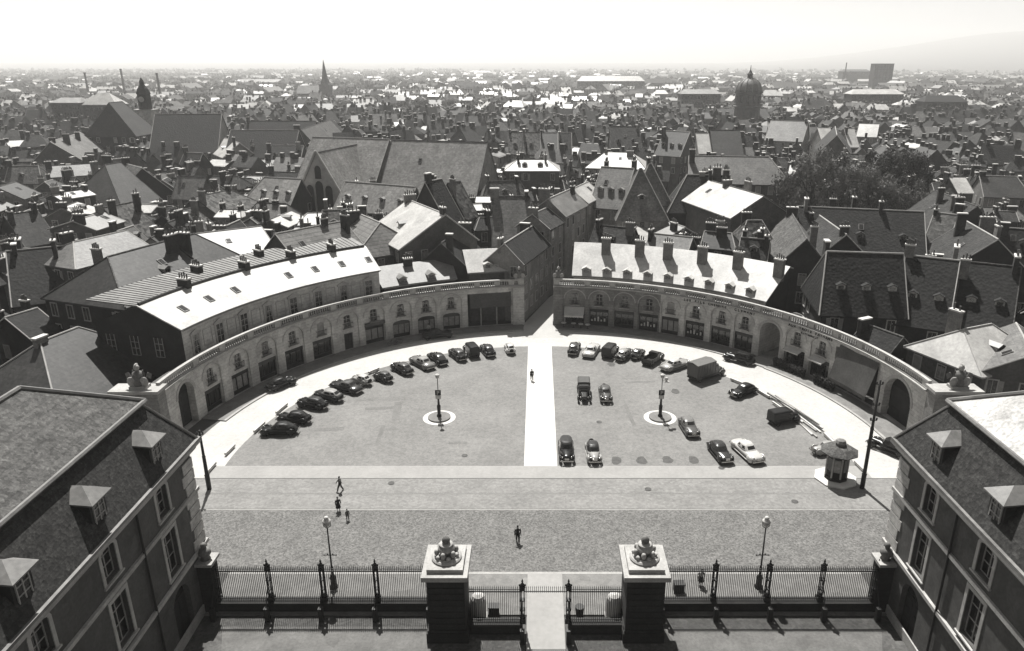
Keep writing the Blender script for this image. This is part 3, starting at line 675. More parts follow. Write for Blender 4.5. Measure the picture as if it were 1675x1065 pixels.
    for (p, q) in ((vs[0], vs[1]), (vs[1], vs[2]), (vs[1], vs[4]), (vs[4], vs[5])):
        k = MB(); k.tube(Vector(p) + Vector((0, 0, .05)), Vector(q) + Vector((0, 0, .05)), .16, .16, 6); k.build('ridge_roll', 'zinc_grey', root, world=True)
    k = MB(); k.tube((X(e0), yf + .55, ZE + .05), (X(b0), yf - b0, ZB), .12, .12, 6); k.build('ridge_roll', 'zinc_grey', root, world=True)
    for y in (46.1, 38.9, 31.8, 24.8):      # dormers set in the steep lower slope
        d = MB(); x0, x1 = X(.05), X(2.6)
        d.box(min(x0, x1), max(x0, x1), y - .8, y + .8, ZE + .4, ZE + 2.5); dm = d.build('dormer', 'wall_dark', root, world=True)
        dM = Matrix.Translation((X(.03), y, ZE + .6)) @ Matrix.Rotation(R_(-90 if sx > 0 else 90), 4, 'Z')
        put('dormer_window', win_mesh(1.1, 1.75, 0, 'plain'), dm, M=RM[root.name].inverted() @ dM)
        k = MB(); zt = ZE + 2.5
        vv = [(X(-.35), y - 1.05, zt), (X(-.35), y + 1.05, zt), (X(2.9), y + 1.05, zt + .3), (X(2.9), y - 1.05, zt + .3), (X(.75), y, zt + .8), (X(3.2), y, zt + .85)]
        k.solid(vv, [[0, 1, 4], [1, 2, 5, 4], [3, 0, 4, 5]], .1); k.v = [tuple(RM[root.name].inverted() @ Vector(p)) for p in k.v]
        o = put('dormer_roof', k.mesh('dormer_roof', 'zinc_grey'), dm)
    return root
wing(-1, 'left palace wing with mossy mansard roof, dormers and arched windows')
wing(1, 'right palace wing with pale stained upper roof, dormers and string courses')

# ------------------------------------------------------------------ railings, gate piers
def post_mesh():
    def fn():
        b = MB()
        b.box(-.24, .24, -.24, .24, 0, .5); b.lathe([(.2, .5), (.24, .62), (.12, .8)], n=8)
        for x, y in ((-.13, -.13), (.13, -.13), (.13, .13), (-.13, .13)): b.box(x - .035, x + .035, y - .035, y + .035, .5, 3.2)
        for z in (1.2, 2.1, 3.1): b.box(-.2, .2, -.2, .2, z, z + .08)
        b.lathe([(.2, 3.2), (.26, 3.3), (.1, 3.45), (.15, 3.6), (.05, 3.75), (.09, 3.85), (.01, 4.1)], n=8)
        for sx in (-1, 1): b.ell((sx * .2, 0, 3.5), (.09, .05, .12), 6, 5)
        return b.mesh('post', 'iron')
    return cached('post', fn)
def stay_mesh():
    def fn():
        b = MB(); b.tube((0, -.2, 2.1), (0, -1.25, .35), .04); b.box(-.18, .18, -1.45, -1.1, -.9, .35); return b.mesh('stay', ['iron'])
    return cached('stay', fn)
def railing(label, x0, x1, y, n, posts, group=None):
    root = thing('railing', label, 'railing', ((x0 + x1) / 2, y, .0), group=group)
    b = MB(); b.box(x0, x1, y - .35, y + .35, 0, .85); b.box(x0, x1, y - .42, y + .42, .85, .98); b.build('plinth_wall', 'stone_shaded', root, world=True)
    xsx = [x0 + (x1 - x0) * i / n for i in range(n + 1)]
    for i in range(n):
        p, q = xsx[i], xsx[i + 1]
        for z, h in ((1.15, .06), (3.75, .1), (4.0, .05)):
            b = MB(); b.box(p, q, y - .03, y + .03, z, z + h); b.build('rail', 'iron', root, world=True)
        b = MB(); m = int((q - p) / .15)
        for j in range(m + 1):
            x = p + (q - p) * (j + .5) / (m + 1)
            b.box(x - .021, x + .021, y - .021, y + .021, .98, 4.15); b.lathe([(.035, 4.15), (.001, 4.4)], (x, y, 0), 4)
        tag(b.build('bars', 'iron', root, world=True), None, None, kind='stuff')
    for i in posts:
        p = put('post', post_mesh(), root, (xsx[i], y, .9), world=True)
        put('stay', stay_mesh(), p, (0, 0, 0))
    return root
YF, YC = 48.7, 46.3
railing('black iron railing on a stone plinth between the left wing and the gate pier', -25.95, -8.7, YF, 4, (0, 1, 2, 3, 4))
railing('black iron railing on a stone plinth between the right wing and the gate pier', 9.9, 27.15, YF, 4, (0, 1, 2, 3, 4))
railing('short black railing panel left of the open gateway', -5.3, -1.2, YC, 1, (1,))
railing('short black railing panel right of the open gateway', 2.35, 6.5, YC, 1, (0,))
root = thing('gate_bar', 'spiked iron top bar spanning the open gateway', 'gate', (.6, YC, 3.7))
b = MB(); b.box(-1.1, 2.25, YC - .03, YC + .03, 3.78, 3.84); b.build('rail', 'iron', root, world=True)
b = MB()
for i in range(22): x = -1.05 + 3.25 * i / 21; b.box(x - .018, x + .018, YC - .018, YC + .018, 3.7, 4.15); b.lathe([(.03, 4.15), (.001, 4.36)], (x, YC, 0), 4)
tag(b.build('spikes', 'iron', root, world=True), None, None, kind='stuff')
def gate_pier(label, x):
    y = 46.75; root = thing('gate_pier', label, 'pier', (x, y, 0))
    b = MB(); b.box(-1.6, 1.6, -1.75, 1.75, 0, .9); b.box(-1.5, 1.5, -1.65, 1.65, .9, 1.1); b.build('base', 'stone_shaded', root)
    b = MB(); b.box(-1.35, 1.35, -1.5, 1.5, 1.1, 5.6); b.build('shaft', 'stone_shaded', root)
    for i in range(8): b = MB(); b.box(-1.42, 1.42, -1.57, 1.57, 1.15 + i * .56, 1.62 + i * .56); b.build('stone_course', 'stone_shaded', root)
    b = MB(); b.box(-1.5, 1.5, -1.65, 1.65, 5.62, 5.9); b.box(-1.72, 1.72, -2.0, 2.0, 5.9, 6.3); b.build('cornice', 'stone_trim', root)
    b = MB(); b.box(-1.35, 1.35, -1.5, 1.5, 6.3, 6.62); b.build('cap', 'stone_trim', root)
    u = thing('urn_trophy', label.replace('stone gate pier', 'carved stone urn with garlands on the gate pier').split(' with cornice')[0], 'sculpture', (x, y, 6.62))
    b = MB(); b.lathe([(1.12, 0), (1.15, .12), (1.05, .22), (.95, .24), (.9, .32)], n=28); b.build('foot', 'stone_trim', u, smooth=False)
    b = MB(); b.lathe([(.4, .3), (.34, .45), (.5, .6), (.66, .8), (.64, 1.0), (.48, 1.12), (.54, 1.2), (.5, 1.26), (.22, 1.34)], n=24); b.build('bowl', 'stone_trim', u, smooth=True)
    b = MB(); b.lathe([(.12, 1.3), (.3, 1.42), (.32, 1.6), (.22, 1.8), (.05, 1.92)], n=14); b.build('finial', 'stone_dirty', u, smooth=True)
    for q in range(6):
        b = MB(); a = q * math.pi / 3 + .3
        b.ell((.74 * math.cos(a), .74 * math.sin(a), .62), (.2, .2, .3), 8, 6); b.ell((.8 * math.cos(a + .5), .8 * math.sin(a + .5), .4), (.2, .2, .16), 8, 5); b.build('garland', 'stone_trim', u, smooth=True)
gate_pier('left stone gate pier with cornice', -6.95); gate_pier('right stone gate pier with cornice', 8.1)
for sx, x, lab in ((-1, -4.75, 'white ribbed sentry niche beside the left gate pier'), (1, 6.05, 'white ribbed sentry niche beside the right gate pier')):
    root = thing('sentry_niche', lab, 'sentry box', (x, 47.6, .13))
    b = MB(); n = 14
    prof = [(.62, 0), (.62, 1.7), (.58, 2.0), (.45, 2.25), (.2, 2.42), (.02, 2.46)]
    for j in range(len(prof) - 1):
        for i in range(n * 2):
            a0, a1 = math.pi * i / n, math.pi * (i + 1) / n; k0 = 1 - .07 * (i % 2); k1 = 1 - .07 * ((i + 1) % 2)
            (r0, z0), (r1, z1) = prof[j], prof[j + 1]
            b.face([(r0 * k0 * math.cos(a0), r0 * k0 * math.sin(a0), z0), (r0 * k1 * math.cos(a1), r0 * k1 * math.sin(a1), z0), (r1 * k1 * math.cos(a1), r1 * k1 * math.sin(a1), z1), (r1 * k0 * math.cos(a0), r1 * k0 * math.sin(a0), z1)])
    b.build('shell', 'white', root); b = MB(); b.box(-.68, .68, -.68, .68, 0, .08); b.build('base', 'stone_trim', root)
# end posts of the railings: stone piers with busts against the wings
for x, lab in ((-26.5, 'slim stone pier topped by a carved bust against the left wing'), (27.7, 'slim stone pier topped by a carved bust against the right wing')):
    root = thing('end_pier', lab, 'pier', (x, 48.9, 0))
    b = MB(); b.box(-.55, .55, -.6, .6, 0, 4.6); b.build('shaft', 'stone_shaded', root)
    b = MB(); b.box(-.75, .75, -.8, .8, 4.6, 4.85); b.build('cap', 'stone_trim', root)
    b = MB(); b.lathe([(.4, 4.85), (.3, 5.1), (.5, 5.4), (.42, 5.75), (.15, 5.9)], n=12); b.ell((0, 0, 6.1), (.22, .24, .28)); b.build('bust', 'stone_dirty', root, smooth=True)
for x, y, lab, rd in ((808, 1005, 'dark square bin behind the left gate panel', 0), (948, 1006, 'dark round bin behind the right gate panel', 1), (1110, 967, 'dark box on the pavement behind the right railing', 0)):
    p = gp(x, y, .13); root = thing('litter_bin', lab, 'bin', (p.x, max(p.y, 47.4), .13))
    b = MB()
    if rd: b.lathe([(.3, 0), (.36, .8)], n=12)
    else: b.box(-.42, .42, -.3, .3, 0, .85)
    b.build('body', 'dark', root); b = MB(); b.box(-.45, .45, -.33, .33, .85, .92) if not rd else b.lathe([(.38, .8), (.38, .88)], n=12); b.build('rim', 'iron', root)

# ------------------------------------------------------------------ lamps and poles
def street_lamp(label, x, y, h, base_h=1.3, lantern=1.0):
    root = thing('street_lamp', label, 'lamp', (x, y, .0))
    b = MB(); b.lathe([(.36, 0), (.36, .15), (.26, .3), (.24, base_h * .7), (.3, base_h * .75), (.13, base_h), (.1, base_h + .6), (.13, base_h + .7), (.075, base_h + .8), (.055, h - 1.1)], n=12); b.build('column', 'iron', root, smooth=True)
    b = MB(); b.box(-.5, .5, -.03, .03, h * .46, h * .46 + .06)
    for sx in (-1, 1): b.ell((sx * .5, 0, h * .46 + .03), (.07, .07, .07), 6, 5); b.ell((sx * .22, 0, h * .46 + .1), (.06, .05, .1), 6, 5)
    b.build('ladder_bar', 'iron', root)
    b = MB(); s = lantern
    for sx in (-1, 1): b.tube((0, 0, h - 1.15), (sx * .28 * s, 0, h - .95), .03, .03, 6); b.tube((sx * .28 * s, 0, h - .95), (sx * .32 * s, 0, h - .55), .025, .025, 6)
    b.build('cradle', 'iron', root)
    b = MB(); b.lathe([(.1, h - .98), (.22 * s, h - .9), (.3 * s, h - .62), (.27 * s, h - .5)], n=12); b.build('globe', 'lamp_glass', root, smooth=True)
    b = MB(); b.lathe([(.36 * s, h - .52), (.33 * s, h - .4), (.16 * s, h - .28), (.2 * s, h - .2), (.14 * s, h - .06), (.03, h)], n=12); b.build('hood', 'white', root, smooth=True)
    return root
street_lamp('iron street lamp with white hood beyond the left railing', -17.35, 51.3, 7.05).location.z = .13
street_lamp('iron street lamp with white hood beyond the right railing', 18.75, 51.3, 7.05).location.z = .13
def island_lamp(label, isl, x, y, seat):
    o = thing('traffic_island', isl, 'island', (x, y, 0))
    b = MB(); b.lathe([(2.05, .004), (2.05, .03), (1.5, .03)], n=40); b.build('white_ring', 'path', o)
    b = MB(); b.lathe([(1.42, .03), (1.42, .2), (1.36, .22)], n=40); b.build('disc', 'pavement', o)
    root = thing('island_lamp', label, 'lamp', (x, y, .22)); h = 5.75
    b = MB(); b.lathe([(.3, 0), (.3, .2), (.2, .3), (.22, .9), (.24, 1.5), (.15, 1.6), (.12, 2.3), (.15, 2.35), (.05, 2.5), (.045, h - .6)], n=12); b.build('column', 'iron', root, smooth=True)
    b = MB(); b.box(-.36, .36, -.12, -.06, 2.95, 3.65); b.build('parking_sign', 'dark', root)
    b = MB(); b.box(-.34, .34, -.12, -.06, 2.45, 2.93); b.build('notice_plate', 'white', root)
    def pm():
        cu = bpy.data.curves.new('P', 'FONT'); cu.body = 'P'; cu.size = .72; cu.extrude = .01; cu.align_x = 'CENTER'; t = bpy.data.objects.new('t', cu); COL.objects.link(t)
        me = bpy.data.meshes.new_from_object(t.evaluated_get(bpy.context.evaluated_depsgraph_get())); bpy.data.objects.remove(t); me.materials.clear(); me.materials.append(T('white')); return me
    put('letter', cached('P', pm), root, M=Matrix.Translation((0, -.135, 3.05)) @ Matrix.Rotation(math.pi / 2, 4, 'X'))
    b = MB(); b.lathe([(.06, h - .6), (.2, h - .5), (.26, h - .25), (.22, h - .15)], n=12); b.build('globe', 'lamp_glass', root, smooth=True)
    b = MB(); b.lathe([(.3, h - .16), (.24, h - .05), (.04, h + .08)], n=12); b.build('hood', 'white', root, smooth=True)
    if seat:
        b = MB(); b.tube((0, 0, 5.0), (.6, -.1, 4.85), .04); b.ell((.5, -.05, 5.15), (.24, .2, .24)); b.box(.3, .85, -.2, .05, 4.72, 4.84); b.build('loudspeaker_bracket', 'wood_white', root)
island_lamp('lamp post with square parking sign on the left half of the square', 'round white kerbed island in the empty left half of the square', -12.45, 83.3, False)
island_lamp('lamp post with square parking sign and side bracket among the parked cars', 'round white kerbed island among the cars in the right half of the square', 15.4, 83.3, True)
def tram_pole(label, x, y, h, top):
    root = thing('tram_pole', label, 'pole', (x, y, 0))
    b = MB(); b.lathe([(.24, 0), (.24, 1.6), (.27, 1.7), (.19, 1.8), (.17, h * .55), (.2, h * .56), (.14, h * .58), (.11, h)], n=12); b.build('shaft', 'iron', root, smooth=True)
    for z in top:
        b = MB(); b.box(-.35, .35, -.05, .05, z, z + .09)
        for sx in (-.3, .3): b.lathe([(.05, z + .09), (.1, z + .14), (.1, z + .26), (.04, z + .34)], (sx, 0, 0), 8)
        b.build('insulator_arm', 'iron', root)
tram_pole('tall dark pole with insulators beside the kiosk', 34.1, 67.0, 12.4, (7.9, 9.6, 11.9))
tram_pole('dark pole standing beyond the corner of the left wing', -34.5, 66.8, 6.9, (6.4,))

# ------------------------------------------------------------------ kiosk
root = thing('kiosk', 'octagonal kiosk with overhanging roof on a pale plinth at the edge of the parking', 'kiosk', (32.0, 68.9, 0))
b = MB(); b.lathe([(2.25, .0), (2.25, .16), (2.15, .18)], n=8); b.build('plinth', 'path', root)
b = MB(); b.lathe([(1.22, .18), (1.22, .5), (1.12, .55), (1.12, 3.1), (1.25, 3.15), (1.25, 3.35)], n=8); b.build('body', 'wall_dark', root)
for i in range(8):
    a = i * math.pi / 4; M = Matrix.Rotation(a, 4, 'Z')
    b = MB(); b.box(1.07, 1.2, -.08, .08, .55, 3.1, M=M); b.build('corner_post', 'wood', root)
    M = Matrix.Rotation(a + math.pi / 8, 4, 'Z'); b = MB(); b.box(1.02, 1.06, -.32, .32, 1.25, 2.7, M=M); pn = b.build('window_pane', 'glass' if i != 5 else 'curtain', root)
b = MB(); b.lathe([(1.95, 3.3), (1.98, 3.42), (1.3, 3.85), (.5, 4.15)], n=8); b.build('roof', 'mossy_pale', root)
b = MB(); b.lathe([(.48, 4.1), (.48, 4.35), (.6, 4.4), (.45, 4.65), (.1, 4.8)], n=8); b.build('lantern', 'wall_light', root)

# ------------------------------------------------------------------ white barriers, stacked beams
def beam(label, p, q, z, w=.16, h=.2, m='wood_white', group=None, trestle=True):
    p = Vector(p); q = Vector(q); c = (p + q) / 2; ang = math.atan2(q.y - p.y, q.x - p.x); L = (q - p).length
    if trestle:
        root = thing('barrier', label, 'barrier', (c.x, c.y, 0), ang, group)
        b = MB(); b.box(-L / 2, L / 2, -w / 2, w / 2, z, z + h); b.build('beam', m, root)
        for sx in (-1, 1):
            b = MB(); b.box(sx * (L / 2 - .3) - .08, sx * (L / 2 - .3) + .08, -.12, .12, 0.0, z); b.build('foot', 'wood', root)
    else:
        b = MB(); b.box(-L / 2, L / 2, -w / 2, w / 2, 0, h); tag(put('timber', b.mesh('timber', m), None, (c.x, c.y, z), ang), label, 'timber', group)
GB = 'white barriers round the parking ground'
for k, (x0, y0, x1, y1) in enumerate(((338, 777, 353, 760), (369, 746, 384, 731), (416, 709, 433, 694), (452, 678, 470, 663), (603, 612, 620, 605), (1348, 712, 1378, 742), (1398, 758, 1412, 772), (1195, 622, 1215, 630), (1238, 640, 1258, 652), (970, 573, 985, 574), (775, 576, 790, 573))):
    beam('low white wooden barrier on the edge of the parking ground', gp(x0, y0), gp(x1, y1), .14, .24, .3, group=GB)
for k, (x0, y0, x1, y1, z) in enumerate(((1262, 652, 1335, 706, .0), (1272, 655, 1342, 708, .0), (1268, 650, 1340, 700, .22), (1278, 664, 1328, 712, .0), (1285, 672, 1336, 716, .0), (1290, 664, 1345, 704, .22), (1255, 648, 1300, 676, .44), (1263, 660, 1312, 694, .22))):
    beam('long pale timber lying in the pile beside the parking', gp(x0, y0), gp(x1, y1), z, .22, .2, 'wood_white' if k % 2 else 'wood', 'timbers piled at the right of the parking', False)

# ------------------------------------------------------------------ cafe tables, potted shrubs
for i, (x, y) in enumerate(((922, 534), (938, 535), (950, 536), (961, 537))):
    p = gp(x, y, .13); root = thing('cafe_table', 'small round cafe table with white top under the white awning', 'table', (p.x, p.y, .13), group='cafe tables under the awning')
    b = MB(); b.lathe([(.42, .7), (.44, .72), (.42, .75)], n=16); b.build('table_top', 'white', root)
    b = MB(); b.lathe([(.25, 0), (.05, .05), (.04, .7)], n=10); b.build('leg', 'iron', root)
def shrub_mesh(seed):
    def fn():
        r = random.Random(seed); b = MB()
        for i in range(170):
            d = Vector((r.gauss(0, 1), r.gauss(0, 1), r.gauss(0, 1))).normalized() * (.5 * r.random() ** .4); c = Vector((d.x * .9, d.y * .9, .95 + d.z * .95))
            u = Vector((r.gauss(0, 1), r.gauss(0, 1), r.gauss(0, 1))).normalized() * .11; v = u.cross(Vector((r.random(), r.random(), 1))).normalized() * .08
            b.face([c - u, c + v, c + u, c - v])
        return b.mesh('foliage', 'leaf')
    return cached(('shrub', seed), fn)
for i in range(15):
    a = 36.2 - i * .83 - (2.2 if i > 8 else 0); p = pol(a, 42.3, .13)
    root = thing('potted_shrub', 'leafy shrub in a dark tub along the restaurant terrace', 'shrub', p, rnd.random() * 6, 'shrubs along the restaurant terrace')
    b = MB(); b.lathe([(.24, 0), (.32, .5), (.28, .52)], n=10); b.build('tub', 'dark', root); put('foliage', shrub_mesh(i % 3), root)

# ------------------------------------------------------------------ vehicles
def loft(b, secs, n=14, p=2.6, k=None, cap=True):
    """secs: (x, half width, z bottom, z top); superellipse rings"""
    st = len(b.v)
    for (x, hw, z0, z1) in secs:
        for i in range(n):
            a = 2 * math.pi * i / n; c, s = math.cos(a), math.sin(a)
            b.v.append((x, hw * math.copysign(abs(c) ** (2 / p), c), (z0 + z1) / 2 + (z1 - z0) / 2 * math.copysign(abs(s) ** (2 / p), s)))
    for j in range(len(secs) - 1):
        for i in range(n): b.iface([st + j * n + i, st + j * n + (i + 1) % n, st + (j + 1) * n + (i + 1) % n, st + (j + 1) * n + i], k)
    if cap: b.iface([st + i for i in range(n)][::-1], k); b.iface([st + (len(secs) - 1) * n + i for i in range(n)], k)
def cabin_rings(levels, n=24, p=3.0):
    R = []
    for (z, xa, xb, hw) in levels:
        c0, l = (xa + xb) / 2, (xb - xa) / 2; ring = []
        for i in range(n):
            a = 2 * math.pi * (i + .5) / n; c, s = math.cos(a), math.sin(a)
            ring.append((c0 + l * math.copysign(abs(c) ** (2 / p), c), hw * math.copysign(abs(s) ** (2 / p), s), z))
        R.append(ring)
    return R
STY = {   # length scale, body sections, cabin levels
 'saloon': dict(body=[(-2.1, .3, .5, .72), (-2.0, .52, .4, .88), (-1.5, .68, .34, 1.02), (-.6, .76, .32, 1.04), (.6, .74, .32, 1.04), (.95, .55, .34, 1.03), (1.6, .42, .38, 1.0), (1.98, .33, .42, .93), (2.08, .2, .5, .75)],
     cab=[(.98, -1.75, .85, .72), (1.12, -1.6, .72, .7), (1.4, -1.25, .42, .61), (1.5, -1.0, .2, .5), (1.54, -.7, .0, .3)], fend=True, h=1.54),
 'fastback': dict(body=[(-2.2, .25, .42, .6), (-2.05, .5, .38, .85), (-1.5, .7, .34, 1.08), (-.6, .8, .32, 1.06), (.7, .8, .32, 1.02), (1.1, .72, .34, .98), (1.8, .6, .38, .92), (2.12, .5, .42, .84), (2.2, .3, .5, .72)],
     cab=[(.98, -1.95, .95, .76), (1.12, -1.75, .78, .74), (1.4, -1.2, .4, .64), (1.49, -.95, .15, .52), (1.53, -.6, -.05, .32)], fend=True, h=1.53),
 'american': dict(body=[(-2.5, .5, .42, .7), (-2.4, .74, .36, .88), (-1.5, .88, .32, .98), (-.5, .9, .3, 1.0), (.8, .9, .3, 1.0), (1.4, .86, .32, .98), (2.2, .76, .36, .92), (2.42, .6, .42, .8)],
     cab=[(.96, -1.5, .95, .8), (1.1, -1.35, .78, .78), (1.38, -1.0, .42, .68), (1.48, -.8, .22, .56), (1.52, -.5, 0, .34)], fend=True, h=1.52),
 'small': dict(body=[(-1.6, .28, .42, .65), (-1.5, .5, .38, .85), (-1.1, .62, .34, .98), (-.4, .66, .32, .98), (.45, .64, .32, .98), (.7, .46, .34, .95), (1.25, .36, .38, .88), (1.52, .24, .45, .75)],
     cab=[(.93, -1.4, .6, .62), (1.06, -1.25, .5, .6), (1.32, -.95, .25, .52), (1.4, -.75, .08, .42), (1.43, -.5, -.1, .26)], fend=True, h=1.43),
 'limousine': dict(body=[(-2.35, .4, .5, .8), (-2.25, .6, .42, .98), (-1.6, .76, .36, 1.1), (-.6, .82, .34, 1.1), (.6, .8, .34, 1.1), (.95, .55, .36, 1.1), (1.9, .42, .4, 1.06), (2.3, .36, .42, 1.0), (2.36, .25, .5, .85)],
     cab=[(1.04, -2.0, .8, .78), (1.18, -1.95, .72, .77), (1.55, -1.75, .5, .7), (1.68, -1.55, .3, .6), (1.72, -1.2, .0, .35)], fend=True, h=1.72),
}
def ring_faces(b, r0, r1, idx, k=None):
    n = len(r0)
    for i in idx: j = (i + 1) % n; b.face([r0[i], r0[j], r1[j], r1[i]], k)
def vehicle_parts(style, pa, roofp):
    """list of (name, parent index or None, mesh, loc)"""
    def fn():
        P = []; paint = 'paint_' + pa; rp = 'paint_' + roofp
        if style in STY:
            d = STY[style]; b = MB(); loft(b, d['body']); P.append(('body', None, b.mesh('body', paint, True)))
            R = cabin_rings(d['cab']); n = 24; b = MB(); full = range(n)
            ring_faces(b, R[0], R[1], full); glass = {}
            side = lambda i: 'windscreen' if i in (0, 1, 22, 23) else 'rear_window' if i in (10, 11, 12, 13) else 'side_window' if i in (4, 5, 7, 8, 15, 16, 18, 19) else None
            for i in full:
                s = side(i)
                if s: glass.setdefault((s, i // 12 if s == 'side_window' else 0), []).append(i)
                else: ring_faces(b, R[1], R[2], [i])
            ring_faces(b, R[2], R[3], full); ring_faces(b, R[3], R[4], full); b.face(R[4]); P.append(('cabin', None, b.mesh('cabin', rp, True)))
            for (s, _), idx in glass.items():
                b = MB(); ring_faces(b, R[1], R[2], idx); P.append((s, 1, b.mesh(s, 'glass', True)))
            x0 = d['body'][0][0]; x1 = d['body'][-1][0]; hw = max(q[1] for q in d['body']); xf, xr = x1 - .68, x0 + .72; tw = hw - .02
            for x, nm, r in ((xf, 'front_fender', (.6, .2, .42)), (xr, 'rear_fender', (.58, .17, .4))):
                for sy in (-1, 1): b = MB(); b.ell((x, sy * (tw - .06), .56), r, 12, 8); P.append((nm, None, b.mesh(nm, paint, True)))
            for sy in (-1, 1): b = MB(); b.box(xr + .3, xf - .3, sy * (hw - .02) - .1, sy * (hw - .02) + .1, .3, .36); P.append(('running_board', None, b.mesh('running_board', paint)))
            for x in (x0 - .06, x1 + .06): b = MB(); b.box(x - .05, x + .05, -hw * .92, hw * .92, .44, .56); P.append(('bumper', None, b.mesh('bumper', 'chrome')))
            for sy in (-1, 1): b = MB(); b.ell((x1 - .22, sy * (hw * .62), .82), (.14, .12, .12), 10, 6); P.append(('headlight', None, b.mesh('headlight', 'chrome', True)))
            b = MB(); b.box(x1 - .12, x1 + .03, -.24, .24, .5, .84); P.append(('grille', None, b.mesh('grille', 'chrome')))
            if style in ('saloon', 'small'): b = MB(); M = Matrix.Translation((x0 - .02, 0, .78)) @ Matrix.Rotation(R_(78), 4, 'Y'); b.lathe([(.3, -.08), (.34, 0), (.3, .08)], n=16, M=M); P.append(('spare_wheel', None, b.mesh('spare_wheel', 'tyre', True)))
            wx = (xf, xr); wr = .33; wy = tw - .08
        else:
            if style == 'van': L, hw, hb, hc, xh = 2.0, .8, 1.85, 1.85, .95
            elif style == 'box': L, hw, hb, hc, xh = 2.9, 1.0, 2.75, 2.0, 1.9
            elif style == 'camionette': L, hw, hb, hc, xh = 2.3, .85, 1.95, 1.75, .9
            else: L, hw, hb, hc, xh = 2.2, .82, 1.15, 1.65, 1.05
            b = MB(); loft(b, [(xh - .1, hw * .72, .4, 1.15), (xh + .35, hw * .5, .42, 1.1), (L - .1, hw * .42, .46, 1.0), (L, hw * .3, .55, .9)], p=4); b.box(-L, xh, -hw * .9, hw * .9, .42, .62); P.append(('bonnet', None, b.mesh('bonnet', paint, False)))
            if style == 'van':
                b = MB(); loft(b, [(-L, hw * .9, .5, hb - .1), (-L + .1, hw, .45, hb), (.2, hw, .45, hb), (.75, hw * .95, .45, hb - .08), (xh, hw * .85, .5, 1.2)], p=6, n=20); P.append(('cabin', None, b.mesh('cabin', rp)))
                b = MB(); b.face([(.8, -hw * .7, 1.22), (.8, hw * .7, 1.22), (.72, hw * .66, 1.66), (.72, -hw * .66, 1.66)]); b.v = [(x + .16, y, z) for x, y, z in b.v]; P.append(('windscreen', 1, b.mesh('windscreen', 'glass')))
                for sy in (-1, 1): b = MB(); b.box(.05, .6, sy * (hw + .01) - .01, sy * (hw + .01) + .01, 1.2, 1.6); P.append(('side_window', 1, b.mesh('side_window', 'glass')))
            else:
                xc = xh - 1.15
                b = MB(); loft(b, [(xc, hw * .92, .5, hc), (xc + .7, hw * .92, .5, hc), (xh, hw * .8, .5, 1.3)], p=6, n=20); P.append(('cabin', None, b.mesh('cabin', paint)))
                b = MB(); b.face([(xc + .86, -hw * .66, 1.3), (xc + .86, hw * .66, 1.3), (xc + .8, hw * .62, hc - .15), (xc + .8, -hw * .62, hc - .15)]); b.v = [(x + .12, y, z) for x, y, z in b.v]; P.append(('windscreen', 1, b.mesh('windscreen', 'glass')))
                for sy in (-1, 1): b = MB(); b.box(xc + .1, xc + .62, sy * (hw * .93) - .01, sy * (hw * .93) + .01, 1.2, hc - .25); P.append(('side_window', 1, b.mesh('side_window', 'glass')))
                if style == 'pickup':
                    b = MB(); x2 = xc - .08
                    for q in ((-L, x2, -hw, -hw + .06, .6, hb), (-L, x2, hw - .06, hw, .6, hb), (-L, -L + .06, -hw, hw, .6, hb), (x2 - .06, x2, -hw, hw, .6, hb), (-L, x2, -hw, hw, .6, .66)): b.box(*q)
                    P.append(('cargo_bed', None, b.mesh('cargo_bed', rp)))
                elif style == 'camionette':
                    b = MB(); loft(b, [(-L, hw, .6, hb), (xc - .05, hw, .6, hb)], p=8, n=24); P.append(('cargo_body', None, b.mesh('cargo_body', rp)))
                else:
                    b = MB(); b.box(-L, xc - .05, -hw, hw, .75, hb - .12); b.solid([(-L - .04, -hw - .04, hb - .1), (xc, -hw - .04, hb - .1), (xc, 0, hb + .1), (-L - .04, 0, hb + .1), (-L - .04, hw + .04, hb - .1), (xc, hw + .04, hb - .1)], [[0, 1, 2, 3], [3, 2, 5, 4]], .06, k=1); P.append(('cargo_box', None, b.mesh('cargo_box', [rp, 'paint_grey'])))
                    for x in [(-L + .3) + q * .55 for q in range(7)]:
                        for sy in (-1, 1): b = MB(); b.box(x, x + .06, sy * (hw + .02) - .02, sy * (hw + .02) + .02, .8, hb - .15); P.append(('rib', None, b.mesh('rib', rp)))
            xf, xr = L - .55, -L + .65; tw = hw - .02
            for x, nm in ((xf, 'front_fender'), (xr, 'rear_fender')):
                for sy in (-1, 1): b = MB(); b.ell((x, sy * (tw - .05), .56), (.56, .17, .4), 12, 8); P.append((nm, None, b.mesh(nm, paint, True)))
            for x in (-L - .03, L + .05): b = MB(); b.box(x - .05, x + .05, -hw * .9, hw * .9, .44, .54); P.append(('bumper', None, b.mesh('bumper', 'iron')))
            for sy in (-1, 1): b = MB(); b.ell((L - .12, sy * hw * .6, .86), (.12, .12, .12), 10, 6); P.append(('headlight', None, b.mesh('headlight', 'chrome', True)))
            wx = (xf, xr); wr = .36; wy = tw - .06
        b = MB(); M = Matrix.Rotation(math.pi / 2, 4, 'X'); b.lathe([(wr * .7, -.09), (wr, -.07), (wr, .07), (wr * .7, .09)], n=18, M=M); wm = b.mesh('wheel', 'tyre')
        b = MB(); b.lathe([(wr * .62, -.095), (.06, -.11), (.06, .11), (wr * .62, .095)], n=14, M=M); hm_ = b.mesh('hubcap', 'hub')
        for x in wx:
            for sy in (-1, 1): P.append(('wheel', None, wm, (x, sy * wy, wr))); P.append(('hubcap', 'last', hm_))
        return P
    return cached(('veh', style, pa, roofp), fn)
NAMEV = {'van': ('delivery_van', 'van'), 'box': ('box_truck', 'truck'), 'pickup': ('pickup_truck', 'truck'), 'camionette': ('delivery_van', 'van')}
